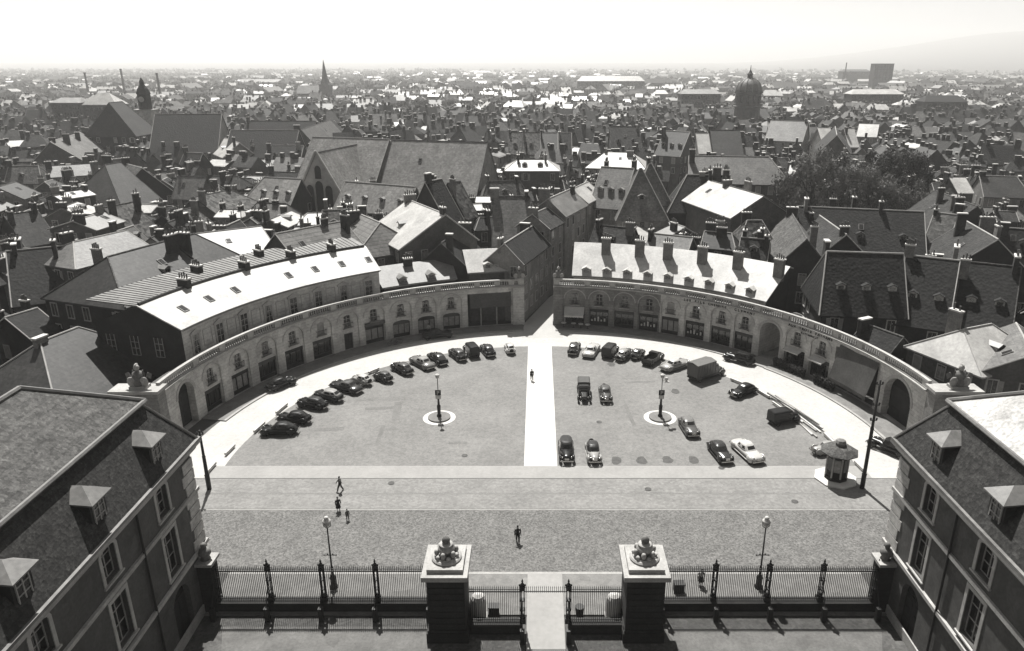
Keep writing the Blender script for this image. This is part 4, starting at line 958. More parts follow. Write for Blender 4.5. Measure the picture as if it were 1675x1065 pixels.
def vehicle(label, style, x, y, head, pa, roofp=None, group=None):
    """x, y: ground pixel of the middle; head: world heading in degrees"""
    p = gp(x, y); nm, cat = NAMEV.get(style, ('parked_car', 'car'))
    root = thing(nm, label, cat, (p.x, p.y, .005), R_(head), group); objs = []
    for q in vehicle_parts(style, pa, roofp or pa):
        par = root if q[1] is None else objs[-1] if q[1] == 'last' else objs[q[1]]
        objs.append(put(q[0], q[2], par, q[3] if len(q) > 3 else (0, 0, 0)))
    return root
def radial(x, y, off=0): p = gp(x, y); return math.degrees(math.atan2(p.y - QC[1], p.x - QC[0])) + off
GL, GR = 'cars parked along the left arc', 'cars parked along the right arc'
for (x, y, st, pa, ro, off, lab, gr) in (
    (458, 709, 'fastback', 'black', None, 14, 'low black saloon at the free end of the left parking arc', GL),
    (482, 690, 'saloon', 'black', None, 8, 'black saloon with rounded roof second from the free end of the left arc', GL),
    (512, 666, 'saloon', 'black', 'dark', 4, 'black saloon third from the free end of the left arc', GL),
    (538, 653, 'saloon', 'dark', 'light', 6, 'dark car with a pale roof between two dark saloons on the left arc', GL),
    (567, 638, 'american', 'dark', 'mid', 6, 'long dark car with a grey roof beside the pale rounded car', GL),
    (592, 627, 'small', 'light', 'white', 6, 'pale rounded car beside the white barrier on the left arc', GL),
    (627, 622, 'small', 'dark', 'mid', 8, 'small dark car alone right of the white barrier', GL),
    (658, 608, 'saloon', 'dark', 'mid', 6, 'dark saloon with a spare wheel on its tail on the left arc', GL),
    (691, 598, 'american', 'grey', 'light', 8, 'wide light grey car with chrome bumper on the left arc', GL),
    (716, 592, 'fastback', 'black', 'dark', 6, 'black fastback right of the wide light grey car', GL),
    (749, 585, 'saloon', 'dark', 'mid', 8, 'dark grey saloon with a glossy roof beside the small black van', GL),
    (771, 579, 'van', 'black', 'black', 4, 'small black van on the left arc', GL),
    (798, 578, 'saloon', 'dark', 'dark', 6, 'dark saloon right of the small black van', GL),
    (834, 575, 'small', 'white', 'white', 4, 'small white car nearest the white path on the left arc', GL),
    (939, 575, 'saloon', 'dark', 'mid', -2, 'dark grey saloon nearest the white path on the right arc', GR),
    (967, 578, 'american', 'white', 'white', -4, 'white car second from the path on the right arc', GR),
    (998, 580, 'van', 'black', 'dark', -6, 'black delivery van on the right arc', GR),
    (1021, 585, 'saloon', 'mid', 'light', -8, 'car with a pale roof beside the black delivery van', GR),
    (1043, 584, 'small', 'mid', 'mid', -6, 'small grey car between the pale roofed car and the open truck', GR),
    (1068, 592, 'pickup', 'dark', 'dark', -6, 'dark truck with an open cargo bed on the right arc', GR),
    (1104, 602, 'american', 'light', 'white', -18, 'pale saloon parked askew beside the open truck', GR),
    (1155, 616, 'box', 'mid', 'mid', -10, 'box truck with a tall ribbed grey body', GR)):
    vehicle(lab, st, x, y, radial(x, y, off), pa, ro, gr)
for (x, y, st, pa, ro, h, lab) in (
    (461, 633, 'saloon', 'black', None, 50, 'black saloon parked at the kerb under the left arcade'),
    (716, 552, 'american', 'black', None, 18, 'long black car with chrome trim at the kerb by the arched shops'),
    (1209, 592, 'limousine', 'black', None, 143, 'black high roofed car at the kerb beside the passage arch'),
    (1215, 645, 'fastback', 'black', None, 215, 'black fastback standing clear of the right arc'),
    (1281, 690, 'van', 'black', None, 20, 'small square black van beside the pile of timbers'),
    (1348, 741, 'small', 'light', 'light', 190, 'small pale rounded car half hidden by the kiosk'),
    (1453, 738, 'limousine', 'black', None, 128, 'black car at the kerb by the right wing'),
    (955, 648, 'camionette', 'dark', 'mid', -92, 'dark delivery truck with a square pale topped body in the second row'),
    (990, 650, 'saloon', 'mid', 'mid', -90, 'grey saloon beside the delivery truck in the second row'),
    (926, 743, 'limousine', 'black', 'dark', -90, 'long black limousine nearest the white path in the front row'),
    (970, 746, 'saloon', 'light', 'dark', -88, 'pale bonneted car with a dark roof in the front row'),
    (1126, 704, 'fastback', 'mid', 'grey', -84, 'grey rounded car driving between the rows'),
    (1177, 745, 'fastback', 'dark', 'dark', -80, 'dark saloon beside the white car in the front row'),
    (1222, 744, 'american', 'white', 'white', -74, 'white saloon at the end of the front row')):
    vehicle(lab, st, x, y, h, pa, ro)

# ------------------------------------------------------------------ bicycles
def bicycle(label, x, y, rz, grp):
    p = gp(x, y, .13); root = thing('bicycle', label, 'bicycle', (p.x, p.y, .13), rz, grp)
    for sx in (-.52, .52):
        b = MB()
        for i in range(20):
            a0, a1 = i * math.pi / 10, (i + 1) * math.pi / 10; b.tube((sx + .33 * math.cos(a0), 0, .34 + .33 * math.sin(a0)), (sx + .33 * math.cos(a1), 0, .34 + .33 * math.sin(a1)), .022, .022, 5, cap=False)
        for i in range(6): a0 = i * math.pi / 6; b.tube((sx + .32 * math.cos(a0), 0, .34 + .32 * math.sin(a0)), (sx - .32 * math.cos(a0), 0, .34 - .32 * math.sin(a0)), .005, .005, 4)
        b.build('wheel', 'tyre', root)
    b = MB()
    for q, r in (((-.52, 0, .34), (-.08, 0, .32)), ((-.52, 0, .34), (-.2, 0, .8)), ((-.08, 0, .32), (-.2, 0, .85)), ((-.2, 0, .8), (.4, 0, .85)), ((-.08, 0, .32), (.4, 0, .85)), ((.52, 0, .34), (.38, 0, 1.0))): b.tube(q, r, .018)
    b.build('frame', 'iron', root)
    b = MB(); b.tube((.36, -.27, 1.0), (.36, .27, 1.0), .016); b.build('handlebar', 'chrome', root)
    b = MB(); b.ell((-.22, 0, .9), (.14, .09, .05), 8, 5); b.build('saddle', 'dark', root)
bicycle('bicycle standing at the kerb before the arched shops', 643, 564, .5, None); bicycle('second bicycle close behind the first at the kerb', 651, 562, .7, None)

# ------------------------------------------------------------------ people
def person(label, x, y, h, face, stride=.0, top='cloth_dark', legs='cloth_dark', skirt=False, z=0.0, arm=.15, hat=None, Y=None):
    """body grown with a Skin modifier over one joint skeleton; clothing and hair are children"""
    p = gp(x, y, z); root = thing('person', label, 'person', (p.x, p.y, z), R_(face)); k = h / 1.72
    V = []; Ed = []; Rr = []
    def v(q, r, par=None):
        V.append(Vector(q) * k); Rr.append(r * k); i = len(V) - 1
        if par is not None: Ed.append((par, i))
        return i
    pel = v((0, 0, .92), .13); wa = v((0, 0, 1.1), .115, pel); chs = v((.01, 0, 1.3), .14, wa); nk = v((.01, 0, 1.45), .055, chs); hd = v((.03, 0, 1.56), .085, nk); hd2 = v((.02, 0, 1.67), .075, hd)
    for s, st in ((1, stride), (-1, -stride)):
        hp = v((0, s * .1, .86), .1, pel); kn = v((st * .55 + .05, s * .1, .5), .062, hp); an = v((st * 1.0 - (.06 if st < 0 else 0), s * .1, .09), .042, kn); v((st * 1.0 + .16, s * .11, .04), .035, an)
        sh = v((0, s * .2, 1.38), .06, chs); el = v((-st * .5, s * .26, 1.12), .045, sh); wr = v((-st * .6 + arm, s * .27, .9), .032, el); hn2 = v((-st * .6 + arm + .02, s * .27, .83), .034, wr)
        for fi in range(5): v((-st * .6 + arm + .05 - .02 * fi, s * (.27 - .012 * (fi - 2)), .74 + .02 * abs(fi - 2) + (.05 if fi == 0 else 0)), .009, hn2)
    me = bpy.data.meshes.new('body'); me.from_pydata([tuple(q) for q in V], Ed, []); me.materials.append(T('skin'))
    o = put('body', me, root); md = o.modifiers.new('skin', 'SKIN'); md.use_smooth_shade = True
    for i, sv in enumerate(me.skin_vertices[0].data): sv.radius = (Rr[i], Rr[i]); sv.use_root = (i == 0)
    sb = o.modifiers.new('sub', 'SUBSURF'); sb.levels = 1; sb.render_levels = 1
    b = MB(); b.lathe([(.16 * k, .86 * k), (.15 * k, 1.08 * k), (.19 * k, 1.32 * k), (.14 * k, 1.42 * k), (.07 * k, 1.46 * k)], n=14)
    for s, st in ((1, stride), (-1, -stride)): b.tube(Vector((0, s * .19, 1.38)) * k, Vector((-st * .5, s * .26, 1.12)) * k, .075 * k, .062 * k, 8); b.tube(Vector((-st * .5, s * .26, 1.12)) * k, Vector((-st * .6 + arm, s * .27, .92)) * k, .06 * k, .048 * k, 8)
    b.build('jacket', top, root, smooth=True)
    b = MB()
    if skirt: b.lathe([(.15 * k, 1.02 * k), (.2 * k, .86 * k), (.27 * k, .48 * k), (.26 * k, .46 * k)], n=16)
    else:
        for s, st in ((1, stride), (-1, -stride)): b.tube(Vector((0, s * .09, .98)) * k, Vector((st * .55 + .05, s * .1, .5)) * k, .125 * k, .085 * k, 10); b.tube(Vector((st * .55 + .05, s * .1, .5)) * k, Vector((st * 1.0, s * .1, .1)) * k, .085 * k, .07 * k, 10)
    b.build('skirt' if skirt else 'trousers', legs, root, smooth=True)
    b = MB(); b.ell((0, 0, 1.67 * k), (.105 * k, .095 * k, .09 * k), 10, 6); b.build('hair', 'hair', root, smooth=True)
    b = MB()
    for s in (-1, 1): b.ell((.1 * k, s * .035 * k, 1.6 * k), (.012 * k, .016 * k, .01 * k), 6, 4); b.ell((.02 * k, s * .088 * k, 1.58 * k), (.025 * k, .012 * k, .03 * k), 6, 4)
    b.ell((.118 * k, 0, 1.565 * k), (.02 * k, .014 * k, .025 * k), 6, 4); b.ell((.1 * k, 0, 1.515 * k), (.012 * k, .03 * k, .008 * k), 6, 4); b.build('face', 'skin', root)
    if hat: b = MB(); b.lathe([(.19 * k, 1.7 * k), (.19 * k, 1.72 * k), (.11 * k, 1.73 * k), (.1 * k, 1.83 * k), (.05 * k, 1.86 * k)], n=14); b.build('hat', hat, root)
    return root
person('person in dark clothes walking along the white path', 870, 622, 1.75, -80, .24)
person('person in a dark coat striding across the street strip', 557, 803, 1.75, 200, .3, 'cloth_mid', 'cloth_dark')
person('person in a long dark skirt walking beside a child', 554, 836, 1.66, -60, .1, skirt=True)
person('child in grey clothes walking beside the dark skirted person', 569, 850, 1.25, -60, .14, 'cloth_mid', 'cloth_mid')
person('person in black alone on the cobbled street before the gate', 847, 886, 1.78, -85, .2)
person('person in a white blouse and black skirt on the pavement behind the right railing', 1146, 957, 1.68, -100, .06, 'cloth_light', 'cloth_dark', True, .13)
p = pol(115.9, 43.0); 
def px_of(P):
    dep = P.y * math.cos(TH) - (P.z - CAMH) * math.sin(TH); dn = -P.y * math.sin(TH) - (P.z - CAMH) * math.cos(TH); return CX + F * P.x / dep, CY + F * dn / dep
xx, yy = px_of(Vector((p.x, p.y, .13))); person('person in a white jacket standing in an arched shop doorway', xx, yy, 1.75, -70, .0, 'cloth_light', 'cloth_dark', z=.13)

# ------------------------------------------------------------------ town houses
OCC = []      # footprints (centre, axis, half length, half width)
def occ_add(c, ang, hl, hw): OCC.append((c[0], c[1], math.cos(ang), math.sin(ang), hl, hw))
def occ_hit(c, ang, hl, hw):
    ca, sa = math.cos(ang), math.sin(ang)
    for (x, y, oc, os_, ol, ow) in OCC:
        dx, dy = x - c[0], y - c[1]
        if dx * dx + dy * dy > (hl + hw + ol + ow) ** 2: continue
        sep = False
        for (ax, ay) in ((ca, sa), (-sa, ca), (oc, os_), (-os_, oc)):
            d = abs(dx * ax + dy * ay)
            r1 = hl * abs(ca * ax + sa * ay) + hw * abs(-sa * ax + ca * ay); r2 = ol * abs(oc * ax + os_ * ay) + ow * abs(-os_ * ax + oc * ay)
            if d > r1 + r2: sep = True; break
        if not sep: return True
    return False
def town_window(style):
    def fn():
        b = MB(); wd, h = 1.0, 1.75
        b.box(-wd / 2 - .16, wd / 2 + .16, -.07, .03, -.16, 0, k=0); b.box(-wd / 2 - .16, wd / 2 + .16, -.05, .03, h, h + .16, k=0)
        for sx in (-1, 1): b.box(sx * (wd / 2 + .08) - .08, sx * (wd / 2 + .08) + .08, -.05, .03, 0, h, k=0)
        b.face([(-wd / 2, -.01, 0), (wd / 2, -.01, 0), (wd / 2, -.01, h), (-wd / 2, -.01, h)], 1)
        b.box(-.03, .03, -.03, .0, 0, h, k=2)
        if style == 'open':
            for sx in (-1, 1): b.box(sx * (wd / 2 + .42) - .25, sx * (wd / 2 + .42) + .25, -.09, -.05, -.02, h + .02, k=3)
        if style == 'shut': b.box(-wd / 2, wd / 2, -.05, -.012, 0.02, h, k=3)
        if style == 'curtain': b.box(-wd * .46, wd * .46, -.02, -.011, .05, h * .9, k=4)
        return b.mesh('window', ['stone_trim', 'glass', 'frame', 'shutter', 'curtain'])
    return cached(('tw', style), fn)
WST = ['plain', 'plain', 'plain', 'curtain', 'open', 'shut']
CAMP = Vector((0, 0, 0))
def roof_z(y, zr, ze, hn, hf): return zr - (zr - ze) * (-y / hn if y < 0 else y / hf)
def house(label, A, B, zr, hn, hf, ze, roof, wall, ends='gg', chim=2, dorm=0, group=None, win=True, name='town_house', cat='house', hip=None, rows=3, ridge=True, rr=None, over=.35):
    r = rr or rnd
    A = Vector((A[0], A[1])); B = Vector((B[0], B[1])); d = B - A; L = d.length; M2 = (A + B) / 2
    ang = math.atan2(d.y, d.x); nrm = Vector((-math.sin(ang), math.cos(ang)))
    if nrm.dot(M2) < 0: ang += math.pi; ends = ends[::-1]       # local +Y points away from the viewer
    hl = hip if hip is not None else min(hn, hf) * .75
    xl = -L / 2 - (hl if ends[0] == 'h' else 0); xr = L / 2 + (hl if ends[1] == 'h' else 0)
    root = thing(name, label, cat, (M2.x, M2.y, 0), ang, group)
    ca, sa = math.cos(ang), math.sin(ang); ox, oy = (xl + xr) / 2, (hf - hn) / 2
    occ_add((M2.x + ca * ox - sa * oy, M2.y + sa * ox + ca * oy), ang, (xr - xl) / 2, (hn + hf) / 2)
    b = MB(); b.box(xl, xr, -hn, hf, 0, ze)
    for e, x in ((ends[0], xl), (ends[1], xr)):
        if e == 'g': b.face([(x, -hn, ze), (x, hf, ze), (x, 0, zr - .05)])
    b.build('wall', wall, root)
    o = over; kn = (zr - ze) / hn; kf = (zr - ze) / hf
    gx0 = -L / 2 - (.2 if ends[0] == 'g' else 0); gx1 = L / 2 + (.2 if ends[1] == 'g' else 0)
    el = xl - (.2 if ends[0] == 'g' else o); er = xr + (.2 if ends[1] == 'g' else o)
    zn, zf = ze - o * kn, ze - o * kf
    V = [(gx0, 0, zr), (gx1, 0, zr), (el, -hn - o, zn), (er, -hn - o, zn), (er, hf + o, zf), (el, hf + o, zf)]
    fs = [[2, 3, 1, 0], [0, 1, 4, 5]]
    if ends[0] == 'h': fs.append([5, 2, 0])
    if ends[1] == 'h': fs.append([3, 4, 1])
    b = MB(); b.solid([(p[0], p[1], p[2] + .12) for p in V], fs, .2); rf = b.build('roof', roof, root)
    if ridge:
        b = MB(); b.tube((gx0, 0, zr + .14), (gx1, 0, zr + .14), .13, .13, 6)
        for e, i, q in ((ends[0], 0, (2, 5)), (ends[1], 1, (3, 4))):
            if e == 'h':
                for j in q: b.tube(Vector(V[i]) + Vector((0, 0, .14)), Vector(V[j]) + Vector((0, 0, .14)), .11, .11, 6)
            else:
                for j in q: b.tube(Vector(V[i]) + Vector((0, 0, .1)), Vector(V[j]) + Vector((0, 0, .1)), .1, .1, 5)
        b.build('ridge_tiles', 'stone_trim' if r.random() < .6 else 'tile_light', rf)
    for c in range(chim):
        t = (r.random() - .5) * .9 if chim > 2 else [-.46, .42][c % 2] + .06 * (r.random() - .5)
        y = r.choice((-.25, .0, .3)) * hn; zz = roof_z(y, zr, ze, hn, hf)
        big = r.random()
        w, dd = (.6, 1.0 + 1.3 * big) if r.random() < .6 else (1.0 + 1.1 * big, .6)
        chimney(root, t * L, y, zz - .7, zr - zz + 1.5 + r.random() * 1.3, w, dd, r.choice((0, 2, 3, 4, 5)), m=r.choice(('brick_chim', 'brick_chim', 'stone_dirty')))
    for i in range(dorm):
        t = (-.5 + (i + .5) / dorm) * L; y = -hn * .62; put('dormer', dormer_mesh(1.2, 1.1, roof if 'tile' in roof else 'zinc_grey'), root, (t, y, roof_z(y, zr, ze, hn, hf) - .35))
    if win:
        face = []
        Mi = RM[root.name].inverted(); cl = Mi @ Vector((0, 0, 0))
        face.append((xl, xr, -hn, 0))
        if cl.x > xr + 2: face.append((-hn, hf, xr, 1))
        if cl.x < xl - 2: face.append((-hn, hf, xl, 2))
        for (a0, a1, q, ty) in face:
            n = max(1, int((a1 - a0) / 2.9))
            for row in range(rows):
                z = ze - 2.5 - row * 3.1
                if z < .6: break
                for i in range(n):
                    if r.random() < .16: continue
                    u = a0 + (a1 - a0) * (i + .5) / n
                    loc, rz = ((u, q - .012, z), 0) if ty == 0 else ((q + .012, u, z), math.pi / 2) if ty == 1 else ((q - .012, u, z), -math.pi / 2)
                    put('window', town_window(r.choice(WST)), root, loc, rz)
    if r.random() < .35 and L > 7:
        y = -hn * .4; M = Matrix.Translation((L * (r.random() - .5) * .6, y, roof_z(y, zr, ze, hn, hf) + .14)) @ Matrix.Rotation(math.atan2(zr - ze, hn), 4, 'X')
        put('skylight', skylight_mesh(), root, M=M)
    return root
def rh(label, x1, y1, x2, y2, zr, hn, hf, ze, roof, wall, ends='gg', chim=2, dorm=0, **k):
    return house(label, gp(x1, y1, zr), gp(x2, y2, zr), zr, hn, hf, ze, roof, wall, ends, chim, dorm, **k)
# keep the square, arcades and streets clear of the in-fill
occ_add((.6, 30), 0, 47, 46)
for a in range(0, 181, 6):
    p = pol(a, 26); occ_add(p, R_(a), 26.5 if a < 40 or a > 168 else 28, 4)
for a in range(126, 168, 5): p = pol(a, 52); occ_add(p, R_(a), 6.8, 3)
for (x, y), (x2, y2) in zip(((.8, 112), (1.0, 119), (5.2, 134), (8.4, 141), (17.8, 165), (28.5, 190)), ((1.0, 119), (5.2, 134), (8.4, 141), (17.8, 165), (28.5, 190), (40.5, 215))):
    occ_add(((x + x2) / 2, (y + y2) / 2), math.atan2(y2 - y, x2 - x), math.hypot(x2 - x, y2 - y) / 2, 3.6)
occ_add((38.5, 180), R_(81), 21, 3.5); occ_add((45, 230), R_(83), 31, 3.5)
p = pol(39.5, 60); occ_add(p, R_(39.5), 14, 2.6)

# --- left, behind the arcade and the wing
rh('slate hipped house with a bright hip line left of the long curved house', 176, 421, 272, 395, 16.5, 8, 7, 11.5, 'slate', 'wall_dark', 'hg', 2, 1)
rh('dark slate roof falling away beside the stout chimney of the hipped slate house', 282, 393, 318, 383, 16.5, 8, 6, 11, 'slate', 'wall_dark', 'gh', 1)
rh('low pale roof tucked behind the slate hipped house', 120, 397, 205, 378, 15, 6, 6, 12.5, 'slate_light', 'wall_mid', 'hg', 1)
rh('broad dark tiled house at the edge of the old town behind the left wing', 12, 412, 112, 402, 14.5, 8, 7, 8, 'tile_dark', 'wall_dark', 'gg', 3)
rh('low spreading grey roof close behind the left wing', 66, 560, 128, 536, 10.5, 9, 8, 4.5, 'slate', 'wall_dark', 'hh', 1, hip=7)
rh('dark little lean roof beside the low spreading roof behind the left wing', 10, 520, 60, 505, 9.5, 6, 6, 6, 'tile_dark', 'wall_dark', 'gg', 2)
rh('steep mottled gable roof with a large dark patch in the left old town', 170, 340, 216, 331, 15.5, 7.5, 6, 9, 'tile_mottled', 'wall_mid', 'gg', 2)
rh('mottled tile roof with a wooden gallery under its eaves', 318, 323, 376, 311, 14, 8, 6, 9.5, 'tile_mottled', 'wall_mid', 'gh', 2, rows=1)
rh('small mottled roof squeezed between chimneys in the left old town', 265, 352, 315, 340, 13, 5.5, 5, 9.5, 'tile_mottled', 'wall_dark', 'gg', 2)
rh('wide pale zinc roof sprinkled with vents behind the long curved house', 314, 384, 426, 371, 14.8, 9, 5, 12, 'zinc_grey', 'wall_mid', 'hg', 3)
rh('striped tile roof with long courses behind the ridge of the long curved house', 452, 383, 562, 362, 16.2, 6.5, 6, 11.5, 'tile_striped', 'wall_mid', 'gg', 3)
rh('hipped striped tile roof next to a tall white party wall', 592, 352, 622, 365, 15.5, 7, 6, 11, 'tile_striped', 'wall_mid', 'gh', 1, 1)
rh('skewed house with a large sunlit zinc roof and twin chimneys', 668, 327, 728, 351, 17.5, 8.5, 6, 12.5, 'zinc', 'wall_mid', 'gg', 2, 1)
rh('steep dark tile gable bristling with chimney pots in front of the great hall', 696, 298, 722, 293, 20, 5.5, 5, 12, 'tile_dark', 'wall_dark', 'gg', 3)
rh('mottled narrow gable beside the bristling chimney stack', 733, 300, 752, 297, 18.5, 5, 5, 12, 'tile_mottled', 'wall_dark', 'gg', 1)
rh('small flat topped zinc outhouse in the courtyard near the great hall', 780, 322, 803, 322, 14, 2.5, 2.5, 13.3, 'zinc', 'wall_mid', 'gg', 0)
rh('little zinc shed roof below the flat topped outhouse', 762, 335, 786, 334, 13, 2.5, 2.5, 12.2, 'zinc_grey', 'wall_dark', 'gg', 0)
rh('dark tile house in the shaded yard left of the big plain slate roof', 722, 398, 752, 376, 13.5, 5, 5, 9, 'tile_dark', 'wall_dark', 'gg', 2)
rh('big plain slate roof with a tall party wall above the street corner', 808, 322, 866, 322, 17.5, 6.5, 5, 9.5, 'slate_light', 'wall_mid', 'gh', 2, hip=3)
house('dark tiled street house with a row of windows at the mouth of the street', (-5.6, 120.6), (-1.0, 134.9), 13.6, 3.2, 3.5, 10.5, 'tile_dark', 'wall_light', 'gg', 2)
house('tall pale house front facing the narrow street beyond the corner', (-1.0, 136.0), (1.8, 142.4), 15.6, 3.4, 3.2, 13.2, 'tile_mid', 'wall_light', 'gg', 1)
house('street house with a sunlit grey zinc slope over a row of windows', (2.0, 143.1), (6.9, 155.3), 17.2, 3.5, 4, 14.2, 'zinc_grey', 'wall_light', 'gg', 2)
house('last house of the narrow street row with a ragged pale roof', (7.2, 156.2), (11.2, 166.4), 17, 3.5, 4, 14.4, 'zinc', 'wall_light', 'gg', 1)
# --- the great hall (law courts): long steep slate roofs and the gabled porch
gh = rh('great hall with a huge steep slate roof and pale gable end', 643, 229, 797, 233, 23.5, 9.5, 9.5, 12, 'slate_pale', 'wall_light', 'gg', 0, name='great_hall', cat='building', rows=1)
rh('great slate roof with a raised parapet edge joined to the great hall', 512, 224, 636, 228, 23, 9.5, 9, 12, 'slate_pale', 'wall_mid', 'gg', 0, name='great_hall', cat='building', rows=1)
rh('lower slate roof with small hooded dormers in front of the great hall', 566, 297, 680, 306, 15.5, 5, 3, 10, 'slate_pale', 'wall_dark', 'gg', 0, 4)
rh('low slate range with hooded dormers left of the gabled porch', 432, 290, 492, 293, 15.5, 5.5, 4, 10, 'slate_pale', 'wall_dark', 'hg', 0, 3)
a_, b_ = gp(517, 250, 21.5), gp(600, 238, 21.5)
gpch = house('steep gabled stone porch with three tall dark arched windows', (a_.x, a_.y), (a_.x + 6, a_.y + 22), 21.5, 6.2, 6.2, 11, 'slate_pale', 'stone_pale', 'gg', 0, win=False, name='gabled_porch', cat='building')
occ_add((a_.x - 2, a_.y - 9), 0, 9, 8)
Mi = RM[gpch.name]; gl = (Vector((a_.x + 6, a_.y + 22)) - Vector((a_.x, a_.y))).length / 2
sgn = -1 if (Mi @ Vector((-gl, 0, 0))).y < (Mi @ Vector((gl, 0, 0))).y else 1
for dy, zb, zt, hw in ((-2.6, 7, 13.5, 1.0), (0, 6, 14.5, 1.1), (2.6, 7, 13.5, 1.0), (0, 15.2, 18.3, .9)):
    b = MB(); n = 8
    P = [(sgn * (gl + .06), dy + hw, zb), (sgn * (gl + .06), dy - hw, zb)] + [(sgn * (gl + .06), dy - hw * math.cos(math.pi * i / n), zt - hw + hw * 1.2 * math.sin(math.pi * i / n)) for i in range(n + 1)]
    b.face(P); wn = b.build('arched_window', 'black', gpch)
    b = MB()
    for i in range(n):
        c0, c1 = math.pi * i / n, math.pi * (i + 1) / n
        b.face([(sgn * (gl + .12), dy - (hw + e) * math.cos(c), zt - hw + (hw + e) * 1.2 * math.sin(c)) for c, e in ((c0, 0), (c1, 0), (c1, .3), (c0, .3))])
    for s2 in (-1, 1): b.box(min(sgn * gl, sgn * (gl + .12)), max(sgn * gl, sgn * (gl + .12)), dy + s2 * (hw + .15) - .15, dy + s2 * (hw + .15) + .15, zb, zt - hw)
    b.build('surround', 'stone_trim', wn)
for s2 in (-1, 1):      # coping of the gable
    b = MB(); b.tube((sgn * (gl + .15), 0, 22.0), (sgn * (gl + .15), s2 * 6.7, 10.6), .32, .32, 6); b.build('coping', 'stone_pale', gpch)
# --- left background: church with clock tower, dark long roofs
ch = rh('church with a vast dark roof and pale gable ends', 254, 187, 362, 186, 24.5, 13, 12, 12, 'tile_dark', 'wall_light', 'gg', 0, name='church', cat='church', rows=1, win=False)
p = gp(236, 232, 12); root = thing('clock_tower', 'square stone tower with a dark lantern and clock beside the vast dark roof', 'tower', (p.x, p.y + 6, 0)); X0, Y0 = p.x, p.y + 6
b = MB(); b.box(X0 - 3.4, X0 + 3.4, Y0 - 3.4, Y0 + 3.4, 0, 24.5); b.build('shaft', 'stone', root, world=True)
for z in (12, 18, 24.2): b = MB(); b.box(X0 - 3.7, X0 + 3.7, Y0 - 3.7, Y0 + 3.7, z, z + .4); b.build('string_course', 'stone_trim', root, world=True)
b = MB(); b.lathe([(2.6, 24.6), (2.6, 30.5), (2.9, 30.7), (2.2, 32.5), (1.0, 34.2), (.9, 35.6), (.1, 37)], (X0, Y0, 0), 8); b.build('lantern', 'tile_dark', root, world=True)
b = MB(); b.tube((X0, Y0 - 2.5, 28.6), (X0, Y0 - 2.75, 28.6), 1.1, 1.1, 20); cf = b.build('clock_face', 'stone_pale', root, world=True)
occ_add((X0, Y0), 0, 4, 4)
rh('steep slate pavilion roof with a lighter flank beside the clock tower', 178, 168, 200, 166, 28.5, 10, 9, 17, 'slate', 'wall_dark', 'hh', 0, 0, hip=4)
rh('long dark tile range with four small dormers right of the church', 378, 213, 488, 213, 19.5, 9, 8, 11, 'tile_dark', 'wall_dark', 'gg', 0, 4)
rh('second dark tile range behind the one with four dormers', 404, 198, 516, 198, 20, 9, 8, 12, 'tile_dark', 'wall_dark', 'gg', 2)
rh('lower dark tile range in front of the dormered range', 440, 238, 496, 238, 15, 6, 6, 10, 'tile_dark', 'wall_dark', 'gg', 2, 2)
rh('small house with a bright zinc roof and white side wall near the church', 368, 226, 392, 234, 16, 6, 5, 11.5, 'zinc', 'wall_light', 'hg', 2, 1)
rh('light gabled roof with a ridge of pale tiles left of the great hall', 492, 212, 540, 196, 19, 6, 6, 12, 'tile_light', 'wall_mid', 'gg', 1)
rh('pale zinc roof behind two tall chimneys in the left background', 82, 232, 132, 217, 18, 8, 6, 12, 'slate_light', 'wall_mid', 'gg', 3)
rh('house with a low pale roof and two visible windows in the left background', 78, 272, 146, 268, 14, 5, 5, 11.5, 'slate_light', 'wall_light', 'gg', 1)
rh('large triangular grey hipped roof with one chimney in the left old town', 172, 270, 196, 266, 18.5, 11, 8, 9, 'slate', 'wall_dark', 'hg', 2, hip=9)
rh('house with a chequered roof slope beside the large triangular roof', 206, 268, 232, 275, 17, 8, 7, 10, 'tile_mottled', 'wall_dark', 'gg', 1)
rh('bright zinc strip roof with chimneys on the left', 85, 318, 142, 310, 13.5, 3, 3, 12.6, 'zinc', 'wall_dark', 'gg', 3)
rh('tall blank party wall house on the left', 120, 362, 168, 348, 15, 4, 5, 13.5, 'zinc_grey', 'wall_mid', 'gg', 2)
rh('dark steep roofed house at the left edge of the old town', 8, 352, 60, 345, 15, 7, 6, 10, 'tile_mid', 'wall_dark', 'gg', 2)
# --- centre background
rh('mansion with a white flat topped roof and two dormers left of the main street', 846, 262, 896, 262, 17.5, 5.5, 5, 15.5, 'zinc', 'wall_mid', 'hh', 2, 2, hip=3)
for i, (x0, x1, m) in enumerate(((833, 853, 'tile_mottled'), (856, 882, 'tile_mottled'), (885, 911, 'slate'), (914, 934, 'tile_dark'))):
    rh(('first', 'second', 'third', 'fourth')[i] + ' narrow house of the dark roofed terrace left of the main street', x0, 217, x1, 217, 19, 7, 6, 12.5, m, 'wall_mid', 'gg', 1, 1, group='dark roofed terrace')
rh('grand house with tall slate roof and bullseye dormers facing the narrow street', 985, 273, 1036, 276, 20.5, 7, 6, 13, 'slate_light', 'wall_light', 'gg', 2, 3)
rh('corner pavilion with a tall pyramid slate roof and two windows', 1046, 276, 1050, 276, 21, 6, 6, 11.5, 'slate_light', 'wall_light', 'hh', 0, 2, hip=5)
rh('second pyramid slate roof behind the corner pavilion', 1062, 268, 1066, 268, 21, 5, 5, 13, 'slate_light', 'wall_light', 'hh', 1, hip=4)
rh('white zinc roofed block behind the grand slate roof', 990, 249, 1034, 250, 17.5, 8, 6, 14, 'zinc', 'wall_mid', 'hh', 2)
rh('dark roofed houses with bullseye dormers behind the white zinc block', 998, 207, 1046, 207, 20, 8, 6, 12, 'tile_mid', 'wall_mid', 'gg', 2, 2)
